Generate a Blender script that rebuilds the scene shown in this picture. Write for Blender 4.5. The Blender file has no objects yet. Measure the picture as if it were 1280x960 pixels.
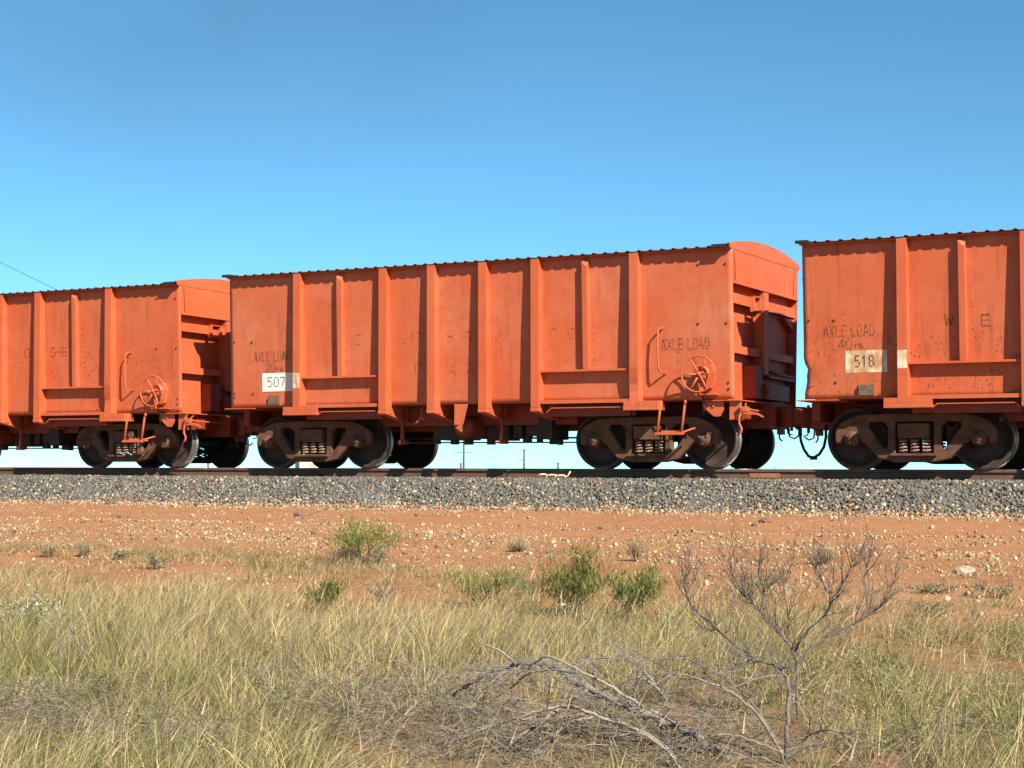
import bpy, bmesh, math, random
import numpy as np
from mathutils import Matrix, Vector

random.seed(7); rng = np.random.default_rng(7)
sc = bpy.context.scene
COL = sc.collection

# ------------------------------------------------------------------ camera
F_PX, YAW, PITCH, ROLL = 2201.46, 0.49773, 0.05712, 0.00751
CAM = np.array([9.405, -25.454, -0.259])
fw = np.array([-math.sin(YAW)*math.cos(PITCH), math.cos(YAW)*math.cos(PITCH), math.sin(PITCH)])
r0 = np.array([math.cos(YAW), math.sin(YAW), 0.0]); u0 = np.cross(r0, fw)
rt = r0*math.cos(ROLL) + u0*math.sin(ROLL); up = -r0*math.sin(ROLL) + u0*math.cos(ROLL)
cd = bpy.data.cameras.new('camera'); cam = bpy.data.objects.new('camera', cd); COL.objects.link(cam)
cd.sensor_width = 36.0; cd.lens = F_PX/1280*36.0; cd.clip_start = 0.1; cd.clip_end = 8000
cam.matrix_world = Matrix(((rt[0], up[0], -fw[0], CAM[0]), (rt[1], up[1], -fw[1], CAM[1]), (rt[2], up[2], -fw[2], CAM[2]), (0, 0, 0, 1)))
sc.camera = cam

# ------------------------------------------------------------------ sky and sun
LIGHT = Vector((-1.6, 1.0, -1.45)).normalized()          # the way the sunlight travels
SUN_EL = math.asin(-LIGHT.z)
SUN_ROT = math.atan2(-LIGHT.x, -LIGHT.y)
w = bpy.data.worlds.new('World'); sc.world = w; w.use_nodes = True
nt = w.node_tree; nt.nodes.clear()
sky = nt.nodes.new('ShaderNodeTexSky'); sky.sky_type = 'NISHITA'; sky.sun_disc = False
sky.sun_elevation = SUN_EL; sky.sun_rotation = SUN_ROT
sky.altitude = 0; sky.air_density = 0.55; sky.dust_density = 0.0; sky.ozone_density = 4.0
bg = nt.nodes.new('ShaderNodeBackground'); bg.inputs[1].default_value = 0.068
wo = nt.nodes.new('ShaderNodeOutputWorld')
tint = nt.nodes.new('ShaderNodeMix'); tint.data_type = 'RGBA'; tint.blend_type = 'MULTIPLY'; tint.inputs[0].default_value = 1.0
tint.inputs[7].default_value = (0.79, 1.24, 1.13, 1)           # the camera's cool white balance
nt.links.new(sky.outputs[0], tint.inputs[6]); nt.links.new(tint.outputs[2], bg.inputs[0]); nt.links.new(bg.outputs[0], wo.inputs[0])
sd = bpy.data.lights.new('sun', 'SUN'); sd.energy = 5.0; sd.angle = math.radians(0.53); sd.color = (1.0, 0.93, 0.82)
sun = bpy.data.objects.new('sun', sd); COL.objects.link(sun)
sun.rotation_euler = LIGHT.to_track_quat('-Z', 'Y').to_euler(); sun.location = (20, -20, 30)
sc.view_settings.view_transform = 'Standard'; sc.view_settings.look = 'None'
sc.view_settings.gamma = 1.0; sc.view_settings.use_curve_mapping = False
sc.view_settings.exposure = 1.10

# ------------------------------------------------------------------ helpers
def ray(u, v): return fw + rt*(u-640)/F_PX - up*(v-480)/F_PX      # photo pixel (1280x960) to a direction, depth 1
def at(u, v, d): return CAM + ray(u, v)*d
def sstep(a, b, x):
    t = np.clip((np.asarray(x, float)-a)/(b-a), 0, 1); return t*t*(3-2*t)

_H = [(rng.uniform(-1, 1, 2), rng.uniform(0, 6.28)) for _ in range(10)]
def wob(X, Y, s):
    o = 0
    for k, (d, p) in enumerate(_H): o = o + np.sin((d[0]*X + d[1]*Y)*s*(1+.35*k) + p)/(1+.35*k)
    return o/4.0
TOE = -2.4
def ground_z(X, Y):
    X = np.asarray(X, float); Y = np.asarray(Y, float)
    n = np.where(Y < TOE, -0.62 + 0.054*np.maximum(Y-TOE, -24.0), 0)
    far = np.where(Y > -TOE, -0.62 - 0.5*sstep(2.4, 9.0, Y), 0)
    mid = np.where(np.abs(Y) <= -TOE, -0.62, 0)
    z = n + far + mid
    amp = sstep(-2.6, -11, Y)
    z = z + wob(X, Y, 1.1)*0.03*amp + wob(X+9, Y, 4.0)*0.012*amp
    z = z + 0.05*np.exp(-((Y+6.45+0.15*np.sin(X*.7))/0.22)**2)      # grader windrow
    z = z - 0.025*np.exp(-((Y+4.9)/0.6)**2)
    return z
def gpt(u, v, lo=4.0, hi=40.0):
    q = ray(u, v); d = np.arange(lo, hi, 0.01)
    P = CAM + q[None]*d[:, None]
    below = P[:, 2] < ground_z(P[:, 0], P[:, 1])
    i = int(np.argmax(below)) if below.any() else len(d)-1
    return P[i]

def tag(o, label=None, cat=None, group=None, kind=None):
    if label: o['label'] = label
    if cat: o['category'] = cat
    if group: o['group'] = group
    if kind: o['kind'] = kind
    return o
def link(name, me, mat=None, parent=None):
    o = bpy.data.objects.new(name, me); COL.objects.link(o)
    if mat is not None and me is not None and len(me.materials) == 0: me.materials.append(mat)
    if parent is not None: o.parent = parent
    return o
def empty(name, loc=(0, 0, 0)):
    o = bpy.data.objects.new(name, None); COL.objects.link(o); o.location = loc; o.empty_display_size = 0.2; return o
def np_mesh(name, V, Fc, colors=None, smooth=False):
    """V (n,3), Fc (m,k) uniform polygons, colors (n,3) per vertex"""
    V = np.ascontiguousarray(V, np.float32); Fc = np.ascontiguousarray(Fc, np.int32)
    me = bpy.data.meshes.new(name); k = Fc.shape[1]
    me.vertices.add(len(V)); me.vertices.foreach_set('co', V.ravel())
    me.loops.add(Fc.size); me.loops.foreach_set('vertex_index', Fc.ravel())
    me.polygons.add(len(Fc)); me.polygons.foreach_set('loop_start', np.arange(0, Fc.size, k, dtype=np.int32))
    if smooth: me.polygons.foreach_set('use_smooth', np.ones(len(Fc), bool))
    me.update(calc_edges=True)
    if colors is not None:
        a = me.color_attributes.new('tint', 'FLOAT_COLOR', 'POINT')
        a.data.foreach_set('color', np.c_[colors, np.ones(len(colors))].astype(np.float32).ravel())
    return me

class MB:
    def __init__(s): s.v = []; s.f = []; s.sm = []
    def add(s, V, Fc, smooth=False):
        b = len(s.v); s.v += [tuple(float(c) for c in p) for p in V]
        s.f += [tuple(i+b for i in q) for q in Fc]; s.sm += [smooth]*len(Fc); return s
    def hexa(s, V):
        return s.add(V, [(0, 3, 2, 1), (4, 5, 6, 7), (0, 1, 5, 4), (1, 2, 6, 5), (2, 3, 7, 6), (3, 0, 4, 7)])
    def box(s, x0, x1, y0, y1, z0, z1):
        return s.hexa([(x0, y0, z0), (x1, y0, z0), (x1, y1, z0), (x0, y1, z0), (x0, y0, z1), (x1, y0, z1), (x1, y1, z1), (x0, y1, z1)])
    def prism(s, poly, a0, a1, axis):
        """poly in the two other axes; axis 0: (y,z) along x; axis 1: (x,z) along y"""
        n = len(poly)
        mk = (lambda p, a: (a, p[0], p[1])) if axis == 0 else ((lambda p, a: (p[0], a, p[1])) if axis == 1 else (lambda p, a: (p[0], p[1], a)))
        V = [mk(p, a0) for p in poly] + [mk(p, a1) for p in poly]
        return s.add(V, [tuple(range(n))[::-1], tuple(range(n, 2*n))] + [(i, (i+1) % n, n+(i+1) % n, n+i) for i in range(n)])
    def tube(s, pts, r, n=8, cap=True):
        pts = [np.array(p, float) for p in pts]; m = len(pts)
        rs = r if hasattr(r, '__len__') else [r]*m
        V = []; ref = None
        for i, p in enumerate(pts):
            t = pts[min(i+1, m-1)]-pts[max(i-1, 0)]; t = t/(np.linalg.norm(t)+1e-9)
            if ref is None:
                ref = np.cross(t, (0, 0, 1.0)) if abs(t[2]) < .9 else np.cross(t, (1.0, 0, 0))
            a = ref-t*np.dot(ref, t); a /= np.linalg.norm(a)+1e-9; ref = a; b = np.cross(t, a)
            for k in range(n):
                c = 2*math.pi*k/n; V.append(p+(a*math.cos(c)+b*math.sin(c))*rs[i])
        Fc = [(i*n+k, i*n+(k+1) % n, (i+1)*n+(k+1) % n, (i+1)*n+k) for i in range(m-1) for k in range(n)]
        s.add(V, Fc, True)
        if cap:
            b = len(s.v)-len(V)
            s.f += [tuple(b+k for k in range(n))[::-1], tuple(b+(m-1)*n+k for k in range(n))]; s.sm += [False, False]
        return s
    def lathe_y(s, prof, cx, cz, n=40):
        """prof list of (radius, y); axis along y through (cx, cz)"""
        V = []; m = len(prof)
        for (r, y) in prof:
            for k in range(n):
                a = 2*math.pi*k/n; V.append((cx+r*math.cos(a), y, cz+r*math.sin(a)))
        Fc = [(i*n+k, (i+1)*n+k, (i+1)*n+(k+1) % n, i*n+(k+1) % n) for i in range(m-1) for k in range(n)]
        return s.add(V, Fc, True)
    def mesh(s, name, mat=None):
        me = bpy.data.meshes.new(name); me.from_pydata(s.v, [], s.f)
        me.polygons.foreach_set('use_smooth', s.sm)
        bm = bmesh.new(); bm.from_mesh(me); bmesh.ops.recalc_face_normals(bm, faces=bm.faces); bm.to_mesh(me); bm.free()
        if mat: me.materials.append(mat)
        return me
    def build(s, name, mat, parent=None): return link(name, s.mesh(name, mat), None, parent)

# ------------------------------------------------------------------ materials
class NT:
    def __init__(s, name):
        s.m = bpy.data.materials.new(name); s.m.use_nodes = True; s.t = s.m.node_tree; s.t.nodes.clear()
        s.out = s.t.nodes.new('ShaderNodeOutputMaterial')
    def n(s, t, **kw):
        nd = s.t.nodes.new(t)
        for k, v in kw.items():
            if k.startswith('i_'):
                key = k[2:]; nd.inputs[int(key) if key.isdigit() else key].default_value = v
            else: setattr(nd, k, v)
        return nd
    def l(s, a, b): s.t.links.new(a, b)
    def noise(s, vec, scale, detail=4, rough=.55):
        nd = s.n('ShaderNodeTexNoise'); nd.inputs['Scale'].default_value = scale; nd.inputs['Detail'].default_value = detail
        nd.inputs['Roughness'].default_value = rough
        if vec is not None: s.l(vec, nd.inputs['Vector'])
        return nd.outputs['Fac']
    def ramp(s, fac, a, b, ca=(0, 0, 0, 1), cb=(1, 1, 1, 1)):
        r = s.n('ShaderNodeValToRGB'); e = r.color_ramp.elements
        e[0].position = a; e[0].color = ca; e[1].position = b; e[1].color = cb; s.l(fac, r.inputs[0]); return r.outputs[0]
    def mix(s, fac, a, b, mode='MIX'):
        m = s.n('ShaderNodeMix', data_type='RGBA', blend_type=mode)
        for sock, val in ((m.inputs[0], fac), (m.inputs[6], a), (m.inputs[7], b)):
            if hasattr(val, 'links'): s.l(val, sock)
            else: sock.default_value = val if not isinstance(val, tuple) else (*val[:3], 1)
        return m.outputs[2]
    def math(s, op, a, b=0.0):
        m = s.n('ShaderNodeMath', operation=op)
        for sock, val in ((m.inputs[0], a), (m.inputs[1], b)):
            if hasattr(val, 'links'): s.l(val, sock)
            else: sock.default_value = val
        return m.outputs[0]
    def pos(s, scale=(1, 1, 1)):
        g = s.n('ShaderNodeNewGeometry'); mp = s.n('ShaderNodeMapping'); mp.inputs['Scale'].default_value = scale
        s.l(g.outputs['Position'], mp.inputs[0]); return mp.outputs[0]
    def bump(s, fac, strength, dist):
        b = s.n('ShaderNodeBump'); b.inputs['Strength'].default_value = strength; b.inputs['Distance'].default_value = dist
        s.l(fac, b.inputs['Height']); return b.outputs[0]
    def bsdf(s, col, rough=.6, metal=0.0, normal=None, spec=.5, alpha=None):
        p = s.n('ShaderNodeBsdfPrincipled')
        for sock, val in ((p.inputs['Base Color'], col), (p.inputs['Roughness'], rough), (p.inputs['Metallic'], metal), (p.inputs['Specular IOR Level'], spec), (p.inputs['Alpha'], alpha)):
            if val is None: continue
            if hasattr(val, 'links'): s.l(val, sock)
            else: sock.default_value = (*val[:3], 1) if isinstance(val, tuple) else val
        if normal is not None: s.l(normal, p.inputs['Normal'])
        s.l(p.outputs[0], s.out.inputs[0]); return p

def mat_paint(name, base, faded, grime=0.2, dust=0.0):
    t = NT(name); v = t.pos()
    big = t.noise(v, 0.9, 5, .6); mid = t.noise(v, 4.5, 5, .6); fine = t.noise(v, 38, 4, .7)
    c = t.mix(t.ramp(big, .35, .70), base, faded)
    c = t.mix(t.math('MULTIPLY', t.ramp(mid, .48, .70), .6), c, tuple(x*.82 for x in base))
    # rust and grime running down: noise stretched along z
    st = t.noise(t.pos((9, 9, .7)), 1.0, 4, .6)
    c = t.mix(t.math('MULTIPLY', t.ramp(st, .53, .78), .34+grime*.45), c, (base[0]*.52, base[1]*.50, base[2]*.6))
    # flecks where the paint has chipped
    fl = t.noise(t.pos((34, 34, 19)), 1.0, 3, .6)
    zone = t.ramp(t.noise(v, 1.3, 2, .5), .50-.25*grime, .72-.2*grime)
    sx = t.n('ShaderNodeSeparateXYZ'); t.l(v, sx.inputs[0])
    zone = t.math('MULTIPLY', zone, t.ramp(t.math('ADD', t.math('MULTIPLY', sx.outputs[2], .3), t.math('MULTIPLY', t.noise(v, 1.7, 3, .5), .35)), .74, .86, (1, 1, 1, 1), (.06, .06, .06, 1)))
    fm = t.math('MULTIPLY', t.ramp(fl, .66-.05*grime, .71-.05*grime), t.math('MULTIPLY', zone, .5+.5*grime))
    c = t.mix(fm, c, (.045, .028, .02))
    if dust: c = t.mix(t.math('MULTIPLY', t.ramp(mid, .3, .7), dust), c, (.09, .05, .032))
    c = t.mix(t.math('MULTIPLY', t.ramp(fine, .35, .75), .22), c, tuple(min(1, x*1.25) for x in faded))
    t.bsdf(c, t.math('ADD', t.math('MULTIPLY', mid, .25), .42), 0, t.bump(mid, .12, .01), .35)
    return t.m
ORANGE = (.450, .082, .025); FADED = (.455, .112, .045)
M_paint = mat_paint('faded_orange_paint', ORANGE, FADED, .15)
M_side = mat_paint('faded_orange_side_paint', (.440, .082, .026), (.455, .140, .068), .35)
M_sidegrim = mat_paint('chipped_orange_side_paint', (.440, .082, .025), (.435, .116, .048), 1.0)
M_undershade = mat_paint('shade_darkened_paint', (.235, .030, .010), (.19, .032, .013), .7, .10)  # wagon orange darkened and reddened: under-body shade put into the colour, plus grime

def mat_simple(name, col, var=.3, scale=8, rough=.8, metal=0, spec=.3, bumpd=.004):
    t = NT(name); v = t.pos(); a = t.noise(v, scale, 5, .6); b = t.noise(v, scale*6, 4, .65)
    c = t.mix(t.ramp(a, .3, .7), tuple(x*(1-var) for x in col), tuple(min(1, x*(1+var)) for x in col))
    c = t.mix(t.math('MULTIPLY', t.ramp(b, .4, .7), .35), c, tuple(x*.6 for x in col))
    t.bsdf(c, rough, metal, t.bump(b, .3, bumpd), spec); return t.m
M_iron = mat_simple('dusty_brown_cast_iron', (.115, .052, .029), .45, 6, .85)
M_wheel = mat_simple('dark_wheel_steel', (.045, .028, .020), .4, 6, .65)
M_tread = mat_simple('worn_tread_steel', (.42, .40, .37), .2, 12, .32, .9, .5, .001)
M_railside = mat_simple('rusty_rail_steel', (.125, .068, .045), .25, 5, .85)
M_railtop = mat_simple('polished_rail_head', (.45, .42, .39), .2, 10, .35, .9, .5, .001)
M_patch = mat_simple('fresh_rust_patch', (.29, .12, .055), .25, 9, .85)
M_black = mat_simple('black_roof_flashing', (.020, .021, .026), .3, 9, .6)
M_rubber = mat_simple('black_rubber_hose', (.022, .022, .022), .3, 20, .7)
M_roof = mat_simple('dull_pink_roof_sheet', (.13, .075, .062), .35, 5, .7)
M_concrete = mat_simple('dusty_concrete', (.33, .26, .20), .25, 8, .9)
M_boxgrey = mat_simple('grey_brown_tag_box', (.13, .09, .06), .3, 14, .7)
M_wood = mat_simple('weathered_pole_timber', (.085, .065, .052), .3, 3, .9)
M_galv = mat_simple('galvanised_steel', (.42, .43, .44), .2, 3, .5, .3)
M_hut = mat_simple('cream_hut_cladding', (.52, .47, .36), .1, 3, .8)
M_hutdoor = mat_simple('beige_hut_door', (.36, .31, .23), .1, 3, .8)
M_deadwood = None

def mat_number():
    t = NT('white_number_panel'); v = t.pos()
    rust = t.ramp(t.noise(t.pos((5, 5, 2.0)), 1.1, 5, .6), .60, .78)
    c = t.mix(t.math('MULTIPLY', t.ramp(t.noise(v, 5, 4, .6), .4, .75), .5), (.66, .64, .59), (.58, .53, .42))
    c = t.mix(t.math('MULTIPLY', rust, .7), c, (.38, .17, .055))
    t.bsdf(c, .6, 0, None, .3); return t.m
M_white = mat_number()
def mat_rustwhite():
    t = NT('rust_stained_panel_paint'); v = t.pos()
    c = t.mix(t.math('MULTIPLY', t.ramp(t.noise(t.pos((6, 6, 3)), 1.3, 5, .6), .40, .60), .9), (.60, .54, .41), (.42, .19, .06))
    t.bsdf(c, .65, 0, None, .3); return t.m
M_whitestain = mat_rustwhite()
def mat_stencil(name, col, lo, hi, scale=30):
    t = NT(name); v = t.pos()
    f = t.ramp(t.noise(v, scale, 4, .7), lo, hi)
    t.bsdf(col, .8, 0, None, .2, f); return t.m
M_sten = mat_stencil('worn_stencil_paint', (.085, .045, .028), .38, .68)
M_ghost = mat_stencil('nearly_gone_stencil_paint', (.12, .045, .022), .47, .80, 16)
M_digit = mat_stencil('black_number_paint', (.06, .06, .055), .28, .50)
M_weld = mat_simple('pale_weld_bead', (.47, .15, .07), .3, 30, .6)

def mat_tint(name, rough=.85, transl=0.0, noise=.3, scale=40):
    t = NT(name); a = t.n('ShaderNodeAttribute', attribute_name='tint')
    v = t.pos(); c = t.mix(t.math('MULTIPLY', t.ramp(t.noise(v, scale, 3, .6), .35, .7), noise), a.outputs['Color'], (.02, .018, .012))
    if transl:
        d = t.n('ShaderNodeBsdfDiffuse'); tr = t.n('ShaderNodeBsdfTranslucent'); mx = t.n('ShaderNodeMixShader'); mx.inputs[0].default_value = transl
        t.l(a.outputs['Color'], d.inputs[0]); t.l(a.outputs['Color'], tr.inputs[0])
        t.l(d.outputs[0], mx.inputs[1]); t.l(tr.outputs[0], mx.inputs[2]); t.l(mx.outputs[0], t.out.inputs[0])
    else: t.bsdf(c, rough, 0, None, .25)
    return t.m
M_stone = mat_tint('crushed_stone', .9, 0, .25, 60)
M_grass = mat_tint('dry_grass_blades', .9, .28)
M_leaf = mat_tint('shrub_leaves', .7, .22)
M_twig = mat_tint('dead_wood_bark', .9, 0, .5, 90)

def mat_ground():
    t = NT('red_pindan_dirt'); v = t.pos()
    a = t.noise(v, .6, 5, .6); b = t.noise(v, 5, 6, .65); c3 = t.noise(v, 45, 4, .7)
    c = t.mix(t.ramp(a, .3, .7), (.268, .116, .047), (.305, .146, .068))
    c = t.mix(t.math('MULTIPLY', t.ramp(b, .42, .72), .65), c, (.36, .19, .10))
    c = t.mix(t.math('MULTIPLY', t.ramp(c3, .5, .75), .5), c, (.19, .074, .031))
    c = t.mix(t.math('MULTIPLY', t.ramp(t.noise(v, 90, 2, .5), .62, .68), .55), c, (.42, .30, .18))
    sx = t.n('ShaderNodeSeparateXYZ'); t.l(v, sx.inputs[0])
    yy = t.math('ADD', sx.outputs[1], t.math('MULTIPLY', t.math('SUBTRACT', t.noise(v, .8, 4, .6), .5), 3.0))
    lit_ = t.math('MAXIMUM', t.ramp(t.math('MULTIPLY', yy, -.05), .66, .80), t.ramp(t.math('MULTIPLY', yy, .05), .35, .6))       # dead grass litter covers the dirt away from the track
    c = t.mix(t.math('MULTIPLY', lit_, t.ramp(b, .25, .6)), c, t.mix(c3, (.08, .06, .032), (.21, .16, .09)))
    t.bsdf(c, .95, 0, t.bump(t.math('ADD', b, t.math('MULTIPLY', c3, .4)), .55, .03), .15); return t.m
M_ground = mat_ground()
M_ballast = mat_simple('ballast_bed', (.13, .125, .11), .4, 22, .95, 0, .2, .03)

# ------------------------------------------------------------------ ground
def axis(pts):
    o = []
    for (a, b, n) in pts: o += list(np.linspace(a, b, n, endpoint=False))
    return np.array(o + [pts[-1][1]])
xs = axis([(-3000, -300, 6), (-300, -40, 10), (-40, 22, 260), (22, 300, 12), (300, 3000, 6)])
ys = axis([(-400, -40, 6), (-40, -24, 24), (-24, -2.4, 200), (-2.4, 12, 40), (12, 120, 12), (120, 4000, 12)])
GX, GY = np.meshgrid(xs, ys)
GZ = ground_z(GX, GY)
nx, ny = len(xs), len(ys)
idx = np.arange(nx*ny).reshape(ny, nx)
Fc = np.stack([idx[:-1, :-1], idx[:-1, 1:], idx[1:, 1:], idx[1:, :-1]], -1).reshape(-1, 4)
g = link('ground', np_mesh('ground', np.c_[GX.ravel(), GY.ravel(), GZ.ravel()], Fc, None, True), M_ground)
tag(g, 'red dirt ground sloping up to the railway embankment', 'ground', kind='structure')

# ballast bed under the track
bx = axis([(-120, -24, 30), (-24, 12, 220), (12, 120, 30)])
prof = [(-2.44, -.72), (-2.24, -.60), (-1.9, -.42), (-1.5, -.235), (-1.3, -.195), (-.9, -.195), (0, -.215), (.9, -.195), (1.3, -.195), (1.9, -.42), (2.44, -.75)]
V = []; 
for x in bx:
    for (y, z) in prof: V.append((x, y+.03*math.sin(x*2.1+y), z+.012*math.sin(x*3.3+y*5)))
m = len(prof)
Fc = np.array([(i*m+k, (i+1)*m+k, (i+1)*m+k+1, i*m+k+1) for i in range(len(bx)-1) for k in range(m-1)])
bb = link('ballast_bed', np_mesh('ballast_bed', V, Fc, None, True), M_ballast)
tag(bb, 'grey crushed stone embankment carrying the rails', 'ballast', kind='structure')

CUBE_V = np.array([(-1, -1, -1), (1, -1, -1), (1, 1, -1), (-1, 1, -1), (-1, -1, 1), (1, -1, 1), (1, 1, 1), (-1, 1, 1)], float)
CUBE_F = np.array([(0, 3, 2, 1), (4, 5, 6, 7), (0, 1, 5, 4), (1, 2, 6, 5), (2, 3, 7, 6), (3, 0, 4, 7)])
def stones(name, P, size, cols, squash=.75):
    n = len(P)
    V = CUBE_V[None]*rng.uniform(.45, 1.0, (n, 8, 3)) * size[:, None, None] * np.stack([rng.uniform(.8, 1.25, n), rng.uniform(.7, 1.1, n), rng.uniform(.6, 1, n)*squash], -1)[:, None, :]
    q = rng.normal(size=(n, 4)); q /= np.linalg.norm(q, axis=1)[:, None]; a, b, c, d = q.T
    R = np.stack([1-2*(c*c+d*d), 2*(b*c-a*d), 2*(b*d+a*c), 2*(b*c+a*d), 1-2*(b*b+d*d), 2*(c*d-a*b), 2*(b*d-a*c), 2*(c*d+a*b), 1-2*(b*b+c*c)], -1).reshape(n, 3, 3)
    V = np.einsum('nij,nkj->nki', R, V) + P[:, None, :]
    Fq = (CUBE_F[None]+8*np.arange(n)[:, None, None]).reshape(-1, 4)
    return np_mesh(name, V.reshape(-1, 3), Fq, np.repeat(cols, 8, 0))
n = 80000
X = rng.uniform(-22, 10, n); Y = -np.where(rng.random(n) < .96, rng.uniform(.80, 2.42, n), 2.38+np.abs(rng.normal(size=n))*.13)
Z = np.interp(Y, [p[0] for p in prof], [p[1] for p in prof]) + rng.uniform(-.010, .030, n)
Z = np.where(Y > -.95, Z-.012, Z)
Z = np.where(Y < -2.38, ground_z(X, Y)+.01, Z)
pick = rng.random(n); pale = sstep(-1.9, -2.6, Y)*.30+.10
v = rng.uniform(.55, 1.35, n)[:, None]
cols = np.where((pick < pale)[:, None], np.array([.38, .32, .22])*v, np.where((pick < pale+.12)[:, None], np.array([.20, .15, .11])*v, np.array([.122, .120, .104])*v))
red = (rng.random(n) < .55*sstep(-1.95, -2.5, Y)+.06)[:, None]; cols = np.where(red, cols*np.array([1.55, 1.0, .72]), cols)
bs = link('ballast_stones', stones('ballast_stones', np.c_[X, Y, Z], rng.uniform(.013, .031, n), cols, .9), M_stone)
tag(bs, 'loose grey and cream crushed stones on the embankment slope', 'ballast', kind='stuff')
n = 7000
X = rng.uniform(-22, 10, n); Y = rng.uniform(-.68, .68, n)
v = rng.uniform(.55, 1.3, n)[:, None]
b2 = link('crib_stones', stones('crib_stones', np.c_[X, Y, np.full(n, -.205)+rng.uniform(-.01, .02, n)], rng.uniform(.02, .038, n), np.array([.15, .145, .13])*v, .9), M_stone)
tag(b2, 'grey crushed stones packed between the two rails', 'ballast', kind='stuff')

# pebbles on the dirt
n = 260000
X = rng.uniform(-17, 12, n); Y = rng.uniform(-14, -2.3, n)
dens = 1.1*np.exp(-((Y+2.75)/.42)**2) + .08 + .95*np.exp(-((Y+6.45+.15*np.sin(X*.7))/.30)**2) + .55*sstep(-5.9, -6.8, Y)*sstep(-12.5, -7.6, Y) + .05
clump = np.clip(1.5*wob(X*.8, Y*1.9, 2.6)+.75, .05, 2.2)
keep = rng.random(n) < dens*clump*.62
X, Y = X[keep], Y[keep]; n = len(X)
sz = np.clip(np.exp(rng.normal(-4.9, .50, n)), .003, .035)
v = rng.uniform(.6, 1.15, n)[:, None]; pick = rng.random(n)[:, None]
cols = np.where(pick < .48, np.array([.48, .375, .235])*v, np.where(pick < .90, np.array([.34, .215, .115])*v, np.array([.12, .09, .07])*v))
pb = link('dirt_pebbles', stones('dirt_pebbles', np.c_[X, Y, ground_z(X, Y)+sz*.35], sz, cols, .75), M_stone)
tag(pb, 'cream pebbles strewn over the red dirt', 'pebbles', kind='stuff')

# single dark rocks on the dirt
def rock(u, v, s, col, label):
    p = gpt(u, v); bm = bmesh.new(); bmesh.ops.create_icosphere(bm, subdivisions=2, radius=1)
    rr = random.Random(int(u*7+v))
    ph = [(Vector((rr.uniform(-1, 1), rr.uniform(-1, 1), rr.uniform(-1, 1))), rr.uniform(0, 6)) for _ in range(6)]
    for vv in bm.verts:
        k = 1+sum(.11*math.sin(4*vv.co.dot(d)+q) for d, q in ph); vv.co = Vector((vv.co.x*s*1.25*k, vv.co.y*s*.9*k, vv.co.z*s*.62*k))
    me = bpy.data.meshes.new('rock'); bm.to_mesh(me); bm.free()
    o = link('rock', me, mat_simple('rock_'+str(int(u)), col, .3, 20, .9)); o.location = (p[0], p[1], p[2]+s*.25)
    tag(o, label, 'rock', 'rocks lying on the dirt')
rock(374, 645, .085, (.17, .10, .075), 'dark brown rock on the smooth dirt beside the ballast')
rock(957, 653, .07, (.20, .09, .06), 'reddish brown rock on the dirt above the dead shrub')
rock(151, 647, .06, (.16, .10, .07), 'small dark rock at the edge of the pebble windrow')
rock(1205, 717, .075, (.34, .27, .20), 'pale grey stone on dirt near the low grey weeds')

# ------------------------------------------------------------------ track
trk = empty('railway_track', (0, 0, -.17))
tag(trk, 'rusty steel railway track on sleepers under the ore train', 'track')
RAIL = [(-.075, -.17), (.075, -.17), (.075, -.158), (.012, -.142), (.009, -.135), (.009, -.05), (.035, -.040), (.035, -.006), (.028, 0), (-.028, 0), (-.035, -.006), (-.035, -.040), (-.009, -.05), (-.009, -.135), (-.012, -.142), (-.075, -.158)]
for s in (-1, 1):
    mb = MB(); mb.prism([(p[0]+s*.7525, p[1]) for p in RAIL], -150, 120, 0)
    me = mb.mesh('rail', M_railside); me.materials.append(M_railtop)
    for p in me.polygons:
        if p.normal.z > .5 and p.center.z > -.02: p.material_index = 1
    o = link('rail', me, None, trk); o.location = (0, 0, .17)
pm = MB(); pm.box(.012, .493, -.7525-.0165, -.7525-.010, -.134, -.054); pm.box(.02, .485, -.7525-.020, -.7525-.0172, -.128, -.06)
o = pm.build('weld_patch', M_patch, trk); o.location = (0, 0, .17); o['label'] = 'lighter rust coloured patch on the rail web'
smb = MB(); smb.hexa([(-.13, -1.25, -.34), (.13, -1.25, -.34), (.13, 1.25, -.34), (-.13, 1.25, -.34), (-.10, -1.25, -.172), (.10, -1.25, -.172), (.10, 1.25, -.172), (-.10, 1.25, -.172)])
sme = smb.mesh('sleeper', M_concrete)
cmb = MB(); cmb.tube([(-.05, -.10, .012), (-.05, -.03, .030), (0, .0, .040), (.05, -.03, .030), (.05, -.09, .014), (.02, -.12, .02)], .011, 6)
cmb.box(-.055, .055, -.14, -.085, -.004, .022)
cme = cmb.mesh('rail_clip', M_iron)
for k in range(58):
    x = -22.3+k*.585
    so = link('sleeper', sme, None, trk); so.location = (x, 0, .17)
    for s in (-1, 1):
        co = link('rail_clip', cme, None, so); co.location = (0, s*.7525+s*.0, -.165)
        co.location = (0, s*(.7525+.035), -.165)
        if s > 0: co.rotation_euler = (0, 0, math.pi)
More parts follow.
